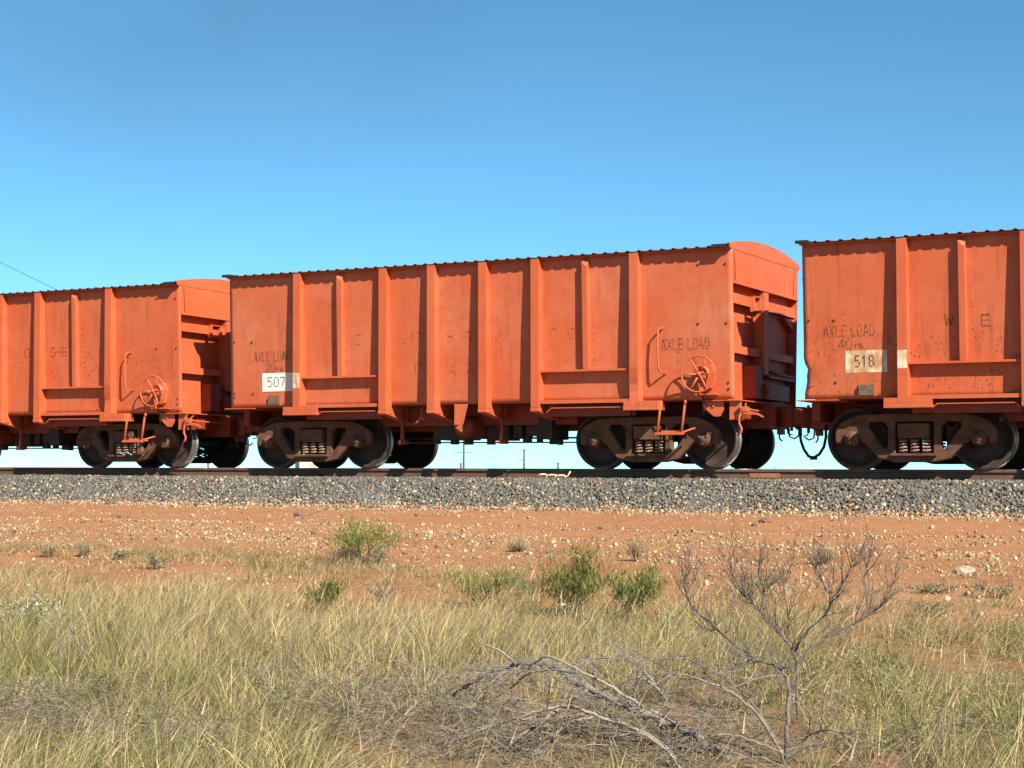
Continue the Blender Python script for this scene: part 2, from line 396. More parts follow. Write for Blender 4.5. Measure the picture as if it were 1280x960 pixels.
# ------------------------------------------------------------------ wagons
HL, P_W, XC = 4.5765, 10.221, -4.5765
ZB, ZT, WB, FL = 1.012, 3.214, 1.330, .109
def wy(z): return WB+FL*(z-ZB)/(ZT-ZB)
STK = [-3.103, -1.413, -.498, .442, 1.372, 3.042]
SHORT = [-2.278, 2.212]
GLYPH = {
 'A': [(0, 0, .42, 1), (.58, 1, 1, 0), (.28, .33, .72, .33)], 'X': [(0, 0, .44, .46), (.56, .54, 1, 1), (0, 1, .44, .54), (.56, .46, 1, 0)],
 'L': [(.05, 1, .05, .12), (.05, 0, 1, 0)], 'E': [(.05, 0, .05, 1), (.2, 1, 1, 1), (.2, .5, .8, .5), (.2, 0, 1, 0)],
 'F': [(.05, 0, .05, 1), (.2, 1, 1, 1), (.2, .52, .8, .52)],
 'O': [(.03, .16, .03, .84), (.97, .16, .97, .84), (.18, 1, .82, 1), (.18, 0, .82, 0)], 'D': [(.05, 0, .05, 1), (.25, 1, .75, .98), (.25, 0, .75, .02), (.98, .18, .98, .82)],
 'G': [(.03, .16, .03, .84), (.18, 1, .85, 1), (.18, 0, .82, 0), (.97, .1, .97, .42), (.6, .45, 1, .45)], 'C': [(.03, .16, .03, .84), (.18, 1, .9, 1), (.18, 0, .9, 0)],
 'B': [(.05, 0, .05, 1), (.2, 1, .8, 1), (.2, .52, .8, .52), (.2, 0, .8, 0), (.97, .62, .97, .9), (.97, .1, .97, .42)],
 'R': [(.05, 0, .05, 1), (.2, 1, .8, 1), (.2, .5, .8, .5), (.97, .6, .97, .9), (.55, .42, 1, 0)],
 'S': [(.18, 1, .9, 1), (.03, .6, .03, .88), (.2, .5, .8, .5), (.97, .12, .97, .4), (.1, 0, .82, 0)], 'W': [(0, 1, .25, 0), (.3, .1, .5, .6), (.5, .6, .7, .1), (.75, 0, 1, 1)],
 'T': [(.0, 1, 1, 1), (.5, .9, .5, 0)], '-': [(.2, .5, .8, .5)],
 '0': [(.03, .16, .03, .84), (.97, .16, .97, .84), (.2, 1, .8, 1), (.2, 0, .8, 0)], '1': [(.5, 0, .5, 1), (.25, .8, .45, .97)],
 '2': [(.05, .82, .2, 1), (.3, 1, .8, 1), (.97, .65, .97, .9), (.9, .55, .1, .1), (.05, 0, 1, 0)], '4': [(.7, 0, .7, 1), (.6, .95, .02, .35), (0, .28, 1, .28)],
 '5': [(.1, 1, .95, 1), (.06, .6, .06, .92), (.15, .58, .7, .58), (.95, .15, .95, .45), (.1, 0, .75, 0)], '7': [(0, 1, 1, 1), (.92, .88, .35, 0)],
 '8': [(.08, .62, .08, .88), (.92, .62, .92, .88), (.25, 1, .75, 1), (.25, .5, .75, .5), (.25, 0, .75, 0), (.05, .12, .05, .4), (.95, .12, .95, .4)]}
def lettering(mb, text, x, z, w_, h_, gap, sw, off=.0022, small=None):
    """strokes laid on the flared side wall, x local left edge, z base line"""
    for ch in text:
        if ch == ' ': x += w_*.85; continue
        ww, hh, zz = w_, h_, z
        if ch in 'ts': ch = ch.upper(); ww, hh = w_*.62, h_*.42
        for (a, b, c, d) in GLYPH[ch]:
            p = np.array([x+a*ww, zz+b*hh]); q = np.array([x+c*ww, zz+d*hh]); t = q-p; ln = np.linalg.norm(t); t /= ln; nn = np.array([-t[1], t[0]])*sw*.5
            e = t*sw*.4
            pts = [p-nn-e, q-nn+e, q+nn+e, p+nn-e]
            mb.add([(k[0], -(wy(k[1])+off), k[1]) for k in pts], [(0, 1, 2, 3)])
        x += ww+gap
    return mb

def side_panel_mesh(name, mat, seed, dent=False):
    r = np.random.default_rng(seed); nxp, nzp = 120, 26
    xx = np.linspace(-HL, HL, nxp+1); zz = np.linspace(ZB, 3.245, nzp+1)
    Xg, Zg = np.meshgrid(xx, zz); d = np.zeros_like(Xg)
    edges = sorted([-HL]+STK+SHORT+[HL])
    for a, b in zip(edges[:-1], edges[1:]):
        ins = (Xg >= a) & (Xg <= b); t = np.clip((Xg-a)/(b-a), 0, 1)
        d += np.where(ins, np.sin(t*math.pi)*np.sin((Zg-ZB)/(3.245-ZB)*math.pi)*r.uniform(-.012, .004), 0)
    for _ in range(14):
        cx, cz, s, h = r.uniform(-HL, HL), r.uniform(1.1, 3.1), r.uniform(.12, .35), r.uniform(-.007, .007)
        d += h*np.exp(-((Xg-cx)**2+(Zg-cz)**2)/s**2)
    d = np.minimum(d, .0015)
    Yg = -(np.vectorize(wy)(Zg))+(-d)
    if dent:
        wgt = np.exp(-((Xg+HL)/.16)**2)
        Xg = Xg + wgt*(.050*np.exp(-((Zg-1.45)/.075)**2)+.030*np.exp(-((Zg-1.27)/.13)**2))
        Yg = Yg + wgt*.035*np.sin((Zg-1.1)*9)*np.exp(-((Zg-1.4)/.25)**2)
    n1 = nxp+1; id_ = np.arange(Xg.size).reshape(Xg.shape)
    Fq = np.stack([id_[:-1, :-1], id_[:-1, 1:], id_[1:, 1:], id_[1:, :-1]], -1).reshape(-1, 4)
    me = np_mesh(name, np.c_[Xg.ravel(), Yg.ravel(), Zg.ravel()], Fq, None, True)
    bm = bmesh.new(); bm.from_mesh(me)
    bmesh.ops.solidify(bm, geom=bm.faces[:], thickness=.012)
    bmesh.ops.recalc_face_normals(bm, faces=bm.faces); bm.to_mesh(me); bm.free(); me.materials.append(mat); return me

def curve_plate(name, outer, holes, y, half, bevel, mat):
    cu = bpy.data.curves.new(name, 'CURVE'); cu.dimensions = '2D'; cu.fill_mode = 'BOTH'; cu.extrude = half-bevel; cu.bevel_depth = bevel; cu.bevel_resolution = 1
    for poly in [outer]+holes:
        sp = cu.splines.new('POLY'); sp.points.add(len(poly)-1); sp.use_cyclic_u = True
        for pt, (a, b) in zip(sp.points, poly): pt.co = (a, b, 0, 1)
    o = bpy.data.objects.new('tmp', cu); COL.objects.link(o)
    me = bpy.data.meshes.new_from_object(o.evaluated_get(bpy.context.evaluated_depsgraph_get()))
    bpy.data.objects.remove(o); bpy.data.curves.remove(cu); me.name = name
    me.transform(Matrix(((1, 0, 0, 0), (0, 0, -1, y), (0, 1, 0, 0), (0, 0, 0, 1))))
    me.materials.clear(); me.materials.append(mat); return me

def chaikin(p, it=1):
    for _ in range(it):
        q = []
        for i in range(len(p)):
            a, b = np.array(p[i]), np.array(p[(i+1) % len(p)]); q += [tuple(a*.8+b*.2), tuple(a*.2+b*.8)]
        p = q
    return p
SF_OUT = chaikin([(-1.13, .38), (-1.13, .56), (-1.03, .665), (-.76, .77), (.76, .77), (1.03, .665), (1.13, .56), (1.13, .38), (1.045, .38), (1.045, .545), (.765, .545), (.765, .40), (.69, .38), (.46, .115), (-.46, .115), (-.69, .38), (-.765, .40), (-.765, .545), (-1.045, .545), (-1.045, .38)])
SF_H = [chaikin([(-.74, .685), (-.36, .685), (-.36, .27), (-.45, .27)]), chaikin([(.74, .685), (.45, .27), (.36, .27), (.36, .685)]), [(-.29, .685), (-.29, .205), (.29, .205), (.29, .685)]]
AXZ = .4377
def spring_mesh():
    mb = MB(); pts = [(.058*math.cos(a), .058*math.sin(a), .225+.205*a/(2*math.pi*4.5)) for a in np.linspace(0, 2*math.pi*4.5, 46)]
    mb.tube(pts, .013, 6); mb.tube([(0, 0, .22), (0, 0, .43)], .022, 8); return mb.mesh('coil_spring', mat_simple('dusty_spring_steel', (.26, .165, .11), .3, 20, .85))
def wheel_mesh(s):
    """s=-1 near rail side; flange towards the track centre"""
    y = lambda d: s*(.7525-d)          # d measured inward from the rail centre line
    pr = [(.0, y(-.075)), (.085, y(-.075)), (.10, y(-.06)), (.115, y(-.005)), (.20, y(.028)), (.30, y(.030)), (.375, y(.0)), (.385, y(-.062)), (.432, y(-.066)), (.4377, y(-.06)), (.4377, y(.030)), (.447, y(.038)), (.463, y(.048)), (.463, y(.058)), (.45, y(.072)), (.385, y(.072)), (.36, y(.05)), (.15, y(.075)), (.10, y(.12)), (.07, y(.12))]
    mb = MB(); mb.lathe_y(pr, 0, AXZ, 48); me = mb.mesh('wheel', M_wheel); me.materials.append(M_tread)
    for p in me.polygons:
        c = p.center; r = math.hypot(c.x, c.z-AXZ)
        if r > .428: p.material_index = 1
    return me
SPRING = spring_mesh(); WH = {-1: wheel_mesh(-1), 1: wheel_mesh(1)}
FRAME = {s: curve_plate('side_frame', SF_OUT, SF_H, s*1.0, .065, .018, M_iron) for s in (-1, 1)}
def bearing_mesh(s):
    mb = MB(); mb.lathe_y([(0, s*1.125), (.05, s*1.125), (.055, s*1.11), (.10, s*1.105), (.108, s*1.09), (.108, s*.92)], 0, AXZ, 20)
    for k in range(3):
        a = k*2.094+.5; mb.lathe_y([(0, s*1.132), (.018, s*1.132), (.018, s*1.10)], .068*math.cos(a), AXZ+.068*math.sin(a), 8)
    return mb.mesh('bearing_cap', M_iron)
BEAR = {s: bearing_mesh(s) for s in (-1, 1)}
mb = MB()
for s in (-1, 1): mb.prism([(-.15, .545), (.15, .545), (.15, .49), (.115, .44), (-.115, .44), (-.15, .49)], s*.93, s*1.07, 1)
ADAPT = mb.mesh('bearing_adapter', M_iron)

def make_bogie(parent, x):
    mb = MB(); mb.box(-.22, .22, -1.12, 1.12, .44, .64); mb.box(-.30, .30, -.5, .5, .50, .78); mb.lathe_y([(0, -.02), (.01, -.02)], 0, .7, 6)
    b = mb.build('bogie', M_iron, parent); b.location = (x, 0, 0)
    for s in (-1, 1):
        link('side_frame', FRAME[s], None, b)
        for k in (-1, 0, 1):
            o = link('coil_spring', SPRING, None, b); o.location = (k*.165, s*1.02, 0)
        mb = MB(); mb.box(-.33, .33, s*.90, s*1.13, .19, .222); mb.build('spring_plank', M_iron, b)
        # brake shoe and hanger by each wheel
        for k in (-1, 1):
            o = link('wheel', WH[s], None, b); o.location = (k*.904, 0, 0)
            o = link('bearing_cap', BEAR[s], None, b); o.location = (k*.904, 0, 0)
            mb = MB(); pts = [(k*(.904-.475*math.cos(a)), s*.7525+0, AXZ+.475*math.sin(a)) for a in np.linspace(-.45, .35, 5)]
            mb.tube(pts, .04, 6); mb.box(k*.42-.03, k*.42+.03, s*.70, s*.80, .30, .62); mb.build('brake_shoe', M_iron, b)
    for k in (-1, 1):
        mb = MB(); mb.tube([(k*.904, -1.0, AXZ), (k*.904, 1.0, AXZ)], .075, 14); mb.build('axle', M_wheel, b)
        o = link('bearing_adapter', ADAPT, None, b); o.location = (k*.904, 0, 0)
    mb = MB(); mb.box(-.50, -.40, -.85, .85, .27, .35); mb.box(.40, .50, -.85, .85, .27, .35); mb.build('brake_beam', M_iron, b)
    return b

def make_wagon():
    W = empty('ore_wagon', (0, 0, 0))
    for s in (-1, 1):
        S = lambda y: s*abs(y)
        far = s > 0
        if far:
            mb = MB(); mb.hexa([(-HL, wy(ZB), ZB), (HL, wy(ZB), ZB), (HL, wy(ZB)-.012, ZB), (-HL, wy(ZB)-.012, ZB), (-HL, wy(3.245), 3.245), (HL, wy(3.245), 3.245), (HL, wy(3.245)-.012, 3.245), (-HL, wy(3.245)-.012, 3.245)])
            mb.build('side_panel', M_side, W)
        for i, x in enumerate(STK):
            mb = MB(); h = .07
            f0, f1 = 1.508, 1.552
            zs = [.935, 1.3, 1.7, 2.4, 3.225]
            bend = (i == 5)
            fr = lambda z: f0+(f1-f0)*(z-.935)/2.29 - (.045*math.exp(-((z-1.22)/.16)**2) if bend else 0)
            dx = lambda z: (-.02*math.exp(-((z-1.25)/.2)**2) if bend else 0)
            if bend: zs = [.935, 1.05, 1.15, 1.25, 1.35, 1.5, 1.7, 2.4, 3.225]
            V = []
            for z in zs: V += [(x-h+dx(z), S(fr(z)), z), (x+h+dx(z), S(fr(z)), z), (x+h, S(wy(max(z, ZB))-.006), z), (x-h, S(wy(max(z, ZB))-.006), z)]
            Fq = [(0, 1, 2, 3), tuple(range(len(V)-4, len(V)))]
            for k in range(len(zs)-1):
                for j in range(4): Fq.append((4*k+j, 4*k+(j+1) % 4, 4*k+4+(j+1) % 4, 4*k+4+j))
            mb.add(V, Fq); mb.build('side_stake', M_paint, W)
            # foot and crossbearer under every stake
            if i in (1, 2, 3, 4):
                mb = MB(); mb.box(x-h-.004, x+h+.004, S(1.512), S(1.30), .872, .930); mb.build('stake_foot', M_paint, W)
                mb = MB(); mb.prism([(S(1.50), .868), (S(1.50), 1.002), (S(.30), 1.002), (S(.30), .70), (S(1.0), .785)], x+h-.026, x+h-.010, 0)
                mb.prism([(S(1.49), .862), (S(1.49), .872), (S(1.0), .790), (S(.31), .706), (S(.31), .694), (S(1.0), .777)], x-h, x+h+.015, 0)
                mb.build('crossbearer', M_paint, W)
        for x in SHORT:
            mb = MB(); h = .045; tp = 3.10
            V = [(x-h, S(wy(1.505)+.10), 1.505), (x+h, S(wy(1.505)+.10), 1.505), (x+h, S(wy(1.505)-.006), 1.505), (x-h, S(wy(1.505)-.006), 1.505),
                 (x-h, S(wy(3.0)+.10), 3.13), (x+h, S(wy(3.0)+.10), 3.06), (x+h, S(wy(3.2)-.006), 3.22), (x-h, S(wy(3.2)-.006), 3.22)]
            mb.hexa(V); mb.build('short_stake', M_paint, W)
            mb = MB()
            for k in range(15):
                z0 = 1.56+k*.098+random.uniform(-.01, .01); z1 = z0+random.uniform(.03, .06)
                mb.box(x+.105, x+.117, S(wy(z0)+.004), S(wy(z0)-.004), z0, z1)
            mb.build('weld_bead', M_weld, W)
        for (a, b) in ((0, 1), (4, 5)):
            xa, xb = STK[a]+.07, STK[b]-.07
            mb = MB(); mb.prism([(S(1.352), 1.487), (S(1.352), 1.501), (S(1.468), 1.501), (S(1.468), 1.470), (S(1.456), 1.470), (S(1.456), 1.487)], xa+.002, xb-.002, 0)
            mb.build('side_ledge', M_paint, W)
            mb = MB(); mb.prism([(S(1.335), 1.048), (S(1.480), 1.040), (S(1.480), .985), (S(1.468), .985), (S(1.468), 1.025), (S(1.335), 1.033)], xa-.0, xb-.0, 0)
            mb.build('sill_ledge', M_paint, W)
            mb = MB(); x0, x1 = (xa+.30, xb-.03) if a == 0 else (xa+.09, xb-.06)
            mb.prism([(x0, .855), (x0+.09, .925), (x1-.07, .925), (x1, .86), (x1, .79), (x0, .79)], S(1.345), S(1.333), 1); mb.build('sill_web', M_undershade, W); mb = MB()
            mb.prism([(x0, .857), (x0+.09, .927), (x1-.07, .927), (x1, .862), (x1, .850), (x1-.075, .913), (x0+.095, .913), (x0, .843)], S(1.445), S(1.346), 1)
            mb.build('sill_lip', M_paint, W)
            mb = MB(); mb.box(xa, xb, S(1.30), S(1.27), .80, 1.005); mb.build('side_sill', M_undershade, W)
        # body bolster brackets carrying the end stakes
        for (x0, x1, st) in ((-3.372, -2.70, STK[0]), (2.87, 3.43, STK[5])):
            mb = MB(); mb.box(x0, x1, S(1.512), S(1.25), .868, .932); mb.box(x0, st-.072, S(1.505), S(1.25), .934, 1.006); mb.box(st+.072, x1, S(1.505), S(1.25), .934, 1.028 if st < 0 else 1.006)
            mb.build('bolster_bracket', M_paint, W)
        # data holder box below the number
        if not far:
            mb = MB(); y = wy(1.13)
            mb.box(-3.79, -3.525, -(y+.012), -(y-.004), 1.045, 1.222)
            o = mb.build('tag_holder', M_paint, W)
            mb = MB(); mb.box(-3.765, -3.55, -(y+.05), -(y+.013), 1.055, 1.205); mb.build('tag_plate', M_boxgrey, o)
        # inner sills and small doors seen below the floor
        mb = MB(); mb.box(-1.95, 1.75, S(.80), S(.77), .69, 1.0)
        mb.build('inner_sill', M_undershade, W)
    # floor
    mb = MB(); mb.box(-HL+.16, HL-.16, -WB+.014, WB-.014, 1.004, 1.03); mb.build('floor', M_undershade, W)
    mb = MB(); mb.box(-HL-.25, HL+.25, -.30, .30, .62, .998); mb.build('centre_sill', M_undershade, W)
    # ends
    for e in (-1, 1):
        X = lambda d: e*(HL+d)
        # recessed end sheet
        mb = MB(); mb.hexa([(X(-.15), -WB-.0+.014, 1.0), (X(-.15), WB-.014, 1.0), (X(-.165), WB-.014, 1.0), (X(-.165), -WB+.014, 1.0), (X(-.15), -1.42+.014, 2.80), (X(-.15), 1.42-.014, 2.80), (X(-.165), 1.42-.014, 2.80), (X(-.165), -1.42+.014, 2.80)])
        mb.build('end_sheet', M_paint, W)
        mb = MB(); mb.hexa([(X(-.012), -1.415+.012, 2.73), (X(-.012), 1.415-.012, 2.73), (X(-.16), 1.415-.012, 2.80), (X(-.16), -1.415+.012, 2.80), (X(-.004), -1.438+.014, 3.21), (X(-.004), 1.438-.014, 3.21), (X(-.16), 1.438-.014, 3.21), (X(-.16), -1.438+.014, 3.21)])
        mb.box(X(-.012), X(.012), -1.40, 1.40, 2.715, 2.75)
        up_ = mb.build('end_top_panel', M_paint, W)
        for y0_ in (-1.30, 1.22):
            mb = MB(); mb.prism([(y0_+.0, 2.76), (y0_+.012, 2.76), (y0_-.05*np.sign(y0_)*-1+.012, 3.19), (y0_-.05*np.sign(y0_)*-1, 3.19)], X(-.011), X(.002), 0); mb.build('panel_seam', M_undershade, up_)
        # arched roof end
        n = 28; ar = []
        for k in range(n+1):
            y = -1.56+3.12*k/n; ar.append((y, 3.286+.160*(1-(y/1.56)**2) if e > 0 else 3.236+.150*(.5+.5*math.cos(math.pi*y/1.562))))
        mb = MB(); mb.prism([(-1.50, 3.216)]+ar+[(1.50, 3.216)], X(-.035), X(-.0), 0); mb.build('roof_end_arch', M_paint, W)
        # cross beams and post
        for (z0, z1) in ((2.432, 2.582), (1.700, 1.815)):
            mb = MB(); mb.prism([(X(-.15), z0), (X(-.15), z1), (X(-.03), z1), (X(-.03), z0+.0), (X(-.042), z0), (X(-.042), z1-.014), (X(-.14), z1-.014), (X(-.14), z0)] if e > 0 else [(X(-.15), z0), (X(-.14), z0), (X(-.14), z1-.014), (X(-.042), z1-.014), (X(-.042), z0), (X(-.03), z0), (X(-.03), z1), (X(-.15), z1)], -1.385 if z0 > 2 else -1.345, 1.385 if z0 > 2 else 1.345, 1)
            mb.build('end_beam', M_paint, W)
        mb = MB(); mb.box(X(-.15), X(.012), -.135, .055, 1.45, 2.70); mb.build('end_post', M_paint, W)
        mb = MB(); mb.box(X(-.03), X(.03), -.62, -.56, 2.36, 2.60); mb.box(X(-.03), X(.03), -.34, -.28, 2.36, 2.60); mb.box(X(-.03), X(.035), -.62, -.28, 2.585, 2.60); mb.tube([(X(.0), -.60, 2.40), (X(.0), -.30, 2.40)], .025, 8)
        mb.build('lever_bracket', M_paint, W)
        mb = MB(); mb.prism([(.95, 2.40), (1.34, 2.40), (1.38, 2.43), (1.38, 2.20), (1.30, 2.24)], X(-.14), X(-.05), 0); mb.build('corner_gusset', M_paint, W)
        mb = MB(); mb.box(X(-.15), X(.02), .08, 1.30, 1.40, 1.44); mb.tube([(X(-.02), -.3, 1.52), (X(-.02), 1.25, 1.47)], .025, 8); mb.build('end_ledge', M_undershade, W)
        mb = MB(); mb.box(X(-.15), X(.10), -.25, .75, 1.06, 1.30); mb.box(X(-.15), X(.06), -.62, -.34, 1.06, 1.55); mb.tube([(X(.06), -.2, 1.18), (X(.12), -.2, 1.18)], .05, 10); mb.build('brake_valve_box', M_undershade, W)
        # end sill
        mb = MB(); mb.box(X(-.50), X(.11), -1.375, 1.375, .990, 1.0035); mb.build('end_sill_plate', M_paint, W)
        mb = MB(); mb.box(X(-.10), X(.02), -.95, .95, .72, .988); mb.build('end_sill', M_undershade, W)
        # coupler
        cz = .80
        mb = MB(); mb.box(X(.0), X(.30), -.085, .085, cz-.09, cz+.09); mb.box(X(.02), X(.10), -.17, .17, cz-.19, cz+.19)
        c = mb.build('coupler', M_undershade, W)
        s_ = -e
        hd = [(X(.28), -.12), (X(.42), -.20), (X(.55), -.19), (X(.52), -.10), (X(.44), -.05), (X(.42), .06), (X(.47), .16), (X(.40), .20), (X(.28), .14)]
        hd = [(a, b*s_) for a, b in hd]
        mb = MB(); mb.prism(hd, cz-.155, cz+.155, 2); mb.build('coupler_head', M_undershade, c)
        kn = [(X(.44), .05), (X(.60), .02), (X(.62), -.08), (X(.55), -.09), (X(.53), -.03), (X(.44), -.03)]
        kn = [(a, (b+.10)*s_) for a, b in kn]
        mb = MB(); mb.prism(kn, cz-.13, cz+.13, 2); mb.tube([(X(.45), .14*s_, cz-.22), (X(.45), .14*s_, cz+.2)], .025, 8); mb.build('knuckle', M_undershade, c)
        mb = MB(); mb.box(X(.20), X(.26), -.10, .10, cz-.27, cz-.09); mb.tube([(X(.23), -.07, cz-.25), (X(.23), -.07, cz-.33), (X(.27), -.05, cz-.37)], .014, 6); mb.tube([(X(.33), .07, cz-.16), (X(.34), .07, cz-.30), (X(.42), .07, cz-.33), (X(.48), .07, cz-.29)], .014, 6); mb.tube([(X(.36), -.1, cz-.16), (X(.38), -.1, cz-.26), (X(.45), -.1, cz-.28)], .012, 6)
        mb.build('lift_chain', M_undershade, c)
        mb = MB(); mb.tube([(X(.04), -1.34, .86), (X(.14), -1.30, .88), (X(.17), -1.0, .86), (X(.17), -.3, .86), (X(.25), -.14, .78)], .014, 6); mb.build('uncoupling_lever', M_paint if e > 0 else M_undershade, W)
    # brake gear on the stirrup end
    mb = MB(); mb.prism([(4.13, .988), (4.40, .988), (4.40, .86), (4.345, .765), (4.245, .765), (4.13, .86)][::-1], -1.315, -1.300, 1); mb.lathe_y([(0, -1.33), (.018, -1.33), (.018, -1.30)], 4.235, .91, 8)
    mb.box(4.07, 4.13, -1.315, -1.24, .87, .988); mb.build('sill_bracket', M_paint, W)
    mb = MB(); mb.box(4.49, 4.675, -1.315, -1.300, .715, .988); mb.box(4.49, 4.505, -1.299, -1.05, .72, .988); mb.build('end_corner_plate', M_paint, W)
    mb = MB(); mb.tube([(4.60, -1.36, .74), (4.69, -1.37, .80), (4.70, -1.37, .86), (4.665, -1.36, .90)], .024, 8)
    mb.tube([(4.69, -1.37, .80), (4.66, -1.37, .74), (4.66, -1.37, .66), (4.70, -1.37, .58), (4.69, -1.37, .52), (4.63, -1.36, .485)], .017, 8)
    mb.build('air_pipe', M_paint, W)
    mb = MB(); mb.box(4.71, 4.80, -1.40, -1.33, .83, .90); mb.prism([(4.72, .845), (4.73, .795), (4.95, .775), (5.03, .735), (5.045, .75), (4.955, .805), (4.76, .85)], -1.39, -1.36, 1); mb.tube([(4.73, -1.3, .9), (4.66, -1.1, .97)], .012, 6); mb.build('cock_handle', M_paint, W)
    mb = MB(); mb.tube([(3.44, -1.40, 1.0), (3.44, -1.43, .93), (3.40, -1.45, .52)], .020, 6); mb.tube([(3.83, -1.40, 1.0), (3.83, -1.43, .93), (3.785, -1.45, .50)], .020, 6)
    mb.box(3.37, 3.81, -1.475, -1.425, .495, .535); mb.box(3.42, 3.76, -1.40, -1.24, .515, .53); mb.tube([(3.80, -1.45, .53), (3.92, -1.25, .60)], .015, 6)
    for k in range(6): mb.box(3.45+k*.055, 3.475+k*.055, -1.40, -1.24, .53, .56)
    st = mb.build('step_stirrup', M_paint, W)
    mb = MB(); 
    y1 = -1.50
    mb.tube([(3.455, -(wy(2.07)-.002), 2.085), (3.435, y1+.02, 2.075), (3.425, y1, 2.04), (3.42, y1, 1.78), (3.43, y1+.01, 1.50), (3.45, y1+.02, 1.43), (3.49, -(wy(1.40)-.002), 1.405)], .014, 8); mb.build('grab_iron', M_paint, W)
    # handwheel
    hx, hz, hy = 4.095, 1.38, -1.555
    mb = MB(); R = .265
    mb.tube([(hx+R*math.cos(a), hy, hz+R*math.sin(a)) for a in np.linspace(0, 2*math.pi, 37)], .013, 8, False)
    for k in range(6):
        a = k*math.pi/3+.02; mb.tube([(hx+.03*math.cos(a), hy+.03, hz+.03*math.sin(a)), (hx+.15*math.cos(a), hy+.022, hz+.15*math.sin(a)), (hx+R*math.cos(a), hy, hz+R*math.sin(a))], [.017, .014, .012], 6)
    mb.lathe_y([(0, hy+.0), (.03, hy+.0), (.04, hy+.03), (.04, hy+.07)], hx, hz, 14)
    hwo = mb.build('brake_handwheel', M_paint, W)
    mb = MB(); mb.tube([(hx, hy+.06, hz), (hx, -1.34, hz)], .022, 8); mb.lathe_y([(.0, -1.475), (.09, -1.475), (.11, -1.46), (.13, -1.40), (.13, -1.345)], hx+.01, hz+.01, 20); mb.prism([(hx+.02, hz+.13), (hx+.14, hz+.15), (hx+.20, hz+.02), (hx+.15, hz-.20), (hx-.05, hz-.26), (hx-.10, hz-.10), (hx-.05, hz+.02)], -1.425, -1.345, 1)
    mb.box(hx-.10, hx+.24, -1.46, -1.34, hz-.305, hz-.285); mb.box(hx-.06, hx-.02, -1.46, -1.35, hz-.285, hz-.13)
    mb.build('brake_housing', M_paint, W)
    mb = MB(); mb.tube([(hx-.0, -1.40, hz-.30), (hx+.02, -1.36, .95), (hx-.02, -1.30, .80)], .011, 6); mb.build('brake_chain', M_iron, W)
    # under the floor between the bogies
    mb = MB(); mb.hexa([(-.140, -1.372, .68), (.012, -1.372, .68), (.012, -1.352, .68), (-.140, -1.352, .68), (-.140, -1.372, 1.010), (.10, -1.372, 1.010), (.10, -1.352, 1.010), (-.140, -1.352, 1.010)]); mb.prism([(-.12, .64), (.0, .69), (.0, .56)], -1.37, -1.355, 1)
    mb.build('hanger_plate', M_paint, W)
    mb = MB(); mb.lathe_y([(0, -1.20), (.08, -1.19), (.14, -1.165), (.175, -1.12), (.18, -1.05), (.18, -.15), (0, -.12)], -.11, .66, 28); mb.build('air_reservoir', M_undershade, W)
    for x in (-1.335, .525):
        mb = MB(); mb.box(x-.025, x+.025, -1.02, -.98, .40, .985); mb.box(x-.06, x+.06, -1.02, -.90, .385, .45); mb.build('door_hanger', M_undershade, W)
    mb = MB()
    for (x0, x1, z0, z1, y0_, y1_) in [(-.86, -.25, .46, .75, -.75, -.32), (.10, .48, .45, .74, -.72, -.32), (.58, .72, .49, .8, -.72, -.32), (.80, 1.1, .52, .80, -.72, -.32), (1.12, 1.36, .46, .8, -.9, -.32), (-1.0, -.9, .40, .55, -.6, -.5), (-.66, -.55, .39, .5, -.6, -.5), (-.40, -.28, .385, .5, -.6, -.5), (.02, .13, .385, .5, -.6, -.5), (.68, .8, .41, .55, -.6, -.5), (.93, 1.0, .41, .55, -.6, -.5), (1.16, 1.28, .385, .5, -.6, -.5), (1.30, 1.36, .375, .55, -.6, -.5)]:
        mb.box(x0, x1, y0_, y1_, z0, z1)
    mb.build('door_gear', M_wheel, W)
    mb = MB(); mb.tube([(-2.0, -.55, .425), (2.2, -.55, .415)], .014, 6); mb.tube([(-1.9, -.2, .50), (2.2, -.2, .50)], .018, 6); mb.build('brake_rod', M_iron, W)
    mb = MB(); mb.tube([(-.78, -1.3, .98), (-.79, -1.32, .80), (-.84, -1.34, .74), (-.90, -1.34, .70)], .013, 6); mb.tube([(-.80, -1.32, .78), (-.70, -1.33, .79)], .016, 6); mb.build('door_latch', M_paint, W)
    # roof
    pitch, rw, rh = .187, .034, .019
    xl, xr = -HL-.05, HL-.036
    px = []
    x = xl
    px.append((x, 0)); x += .06
    while x < xr-.12:
        px += [(x, 0), (x+.018, rh), (x+.018+rw, rh), (x+.036+rw, 0)]; x += pitch
    px.append((xr, 0))
    n = 20; V = []; e_ = len(px)
    for off in (0, -.006):
        for k in range(n+1):
            y = -1.562+3.124*k/n; z = 3.240+.150*(.5+.5*math.cos(math.pi*y/1.562))
            for (a, b) in px: V.append((a, y, z+b+off))
    Fq = []
    for k in range(n):
        for j in range(e_-1):
            a = k*e_+j; Fq.append((a, a+1, a+e_+1, a+e_)); b = a+(n+1)*e_; Fq.append((b, b+e_, b+e_+1, b+1))
    o2 = (n+1)*e_
    for j in range(e_-1):
        Fq.append((j, j+o2, j+1+o2, j+1)); a = n*e_+j; Fq.append((a, a+1, a+1+o2, a+o2))
    mb = MB(); mb.add(V, Fq); mb.build('corrugated_roof', M_roof, W)
    mb = MB()
    for s in (-1, 1): mb.box(-HL-.03, HL-.04, s*1.475, s*1.42, 3.214, 3.239)
    mb.build('eave_angle', M_paint, W)
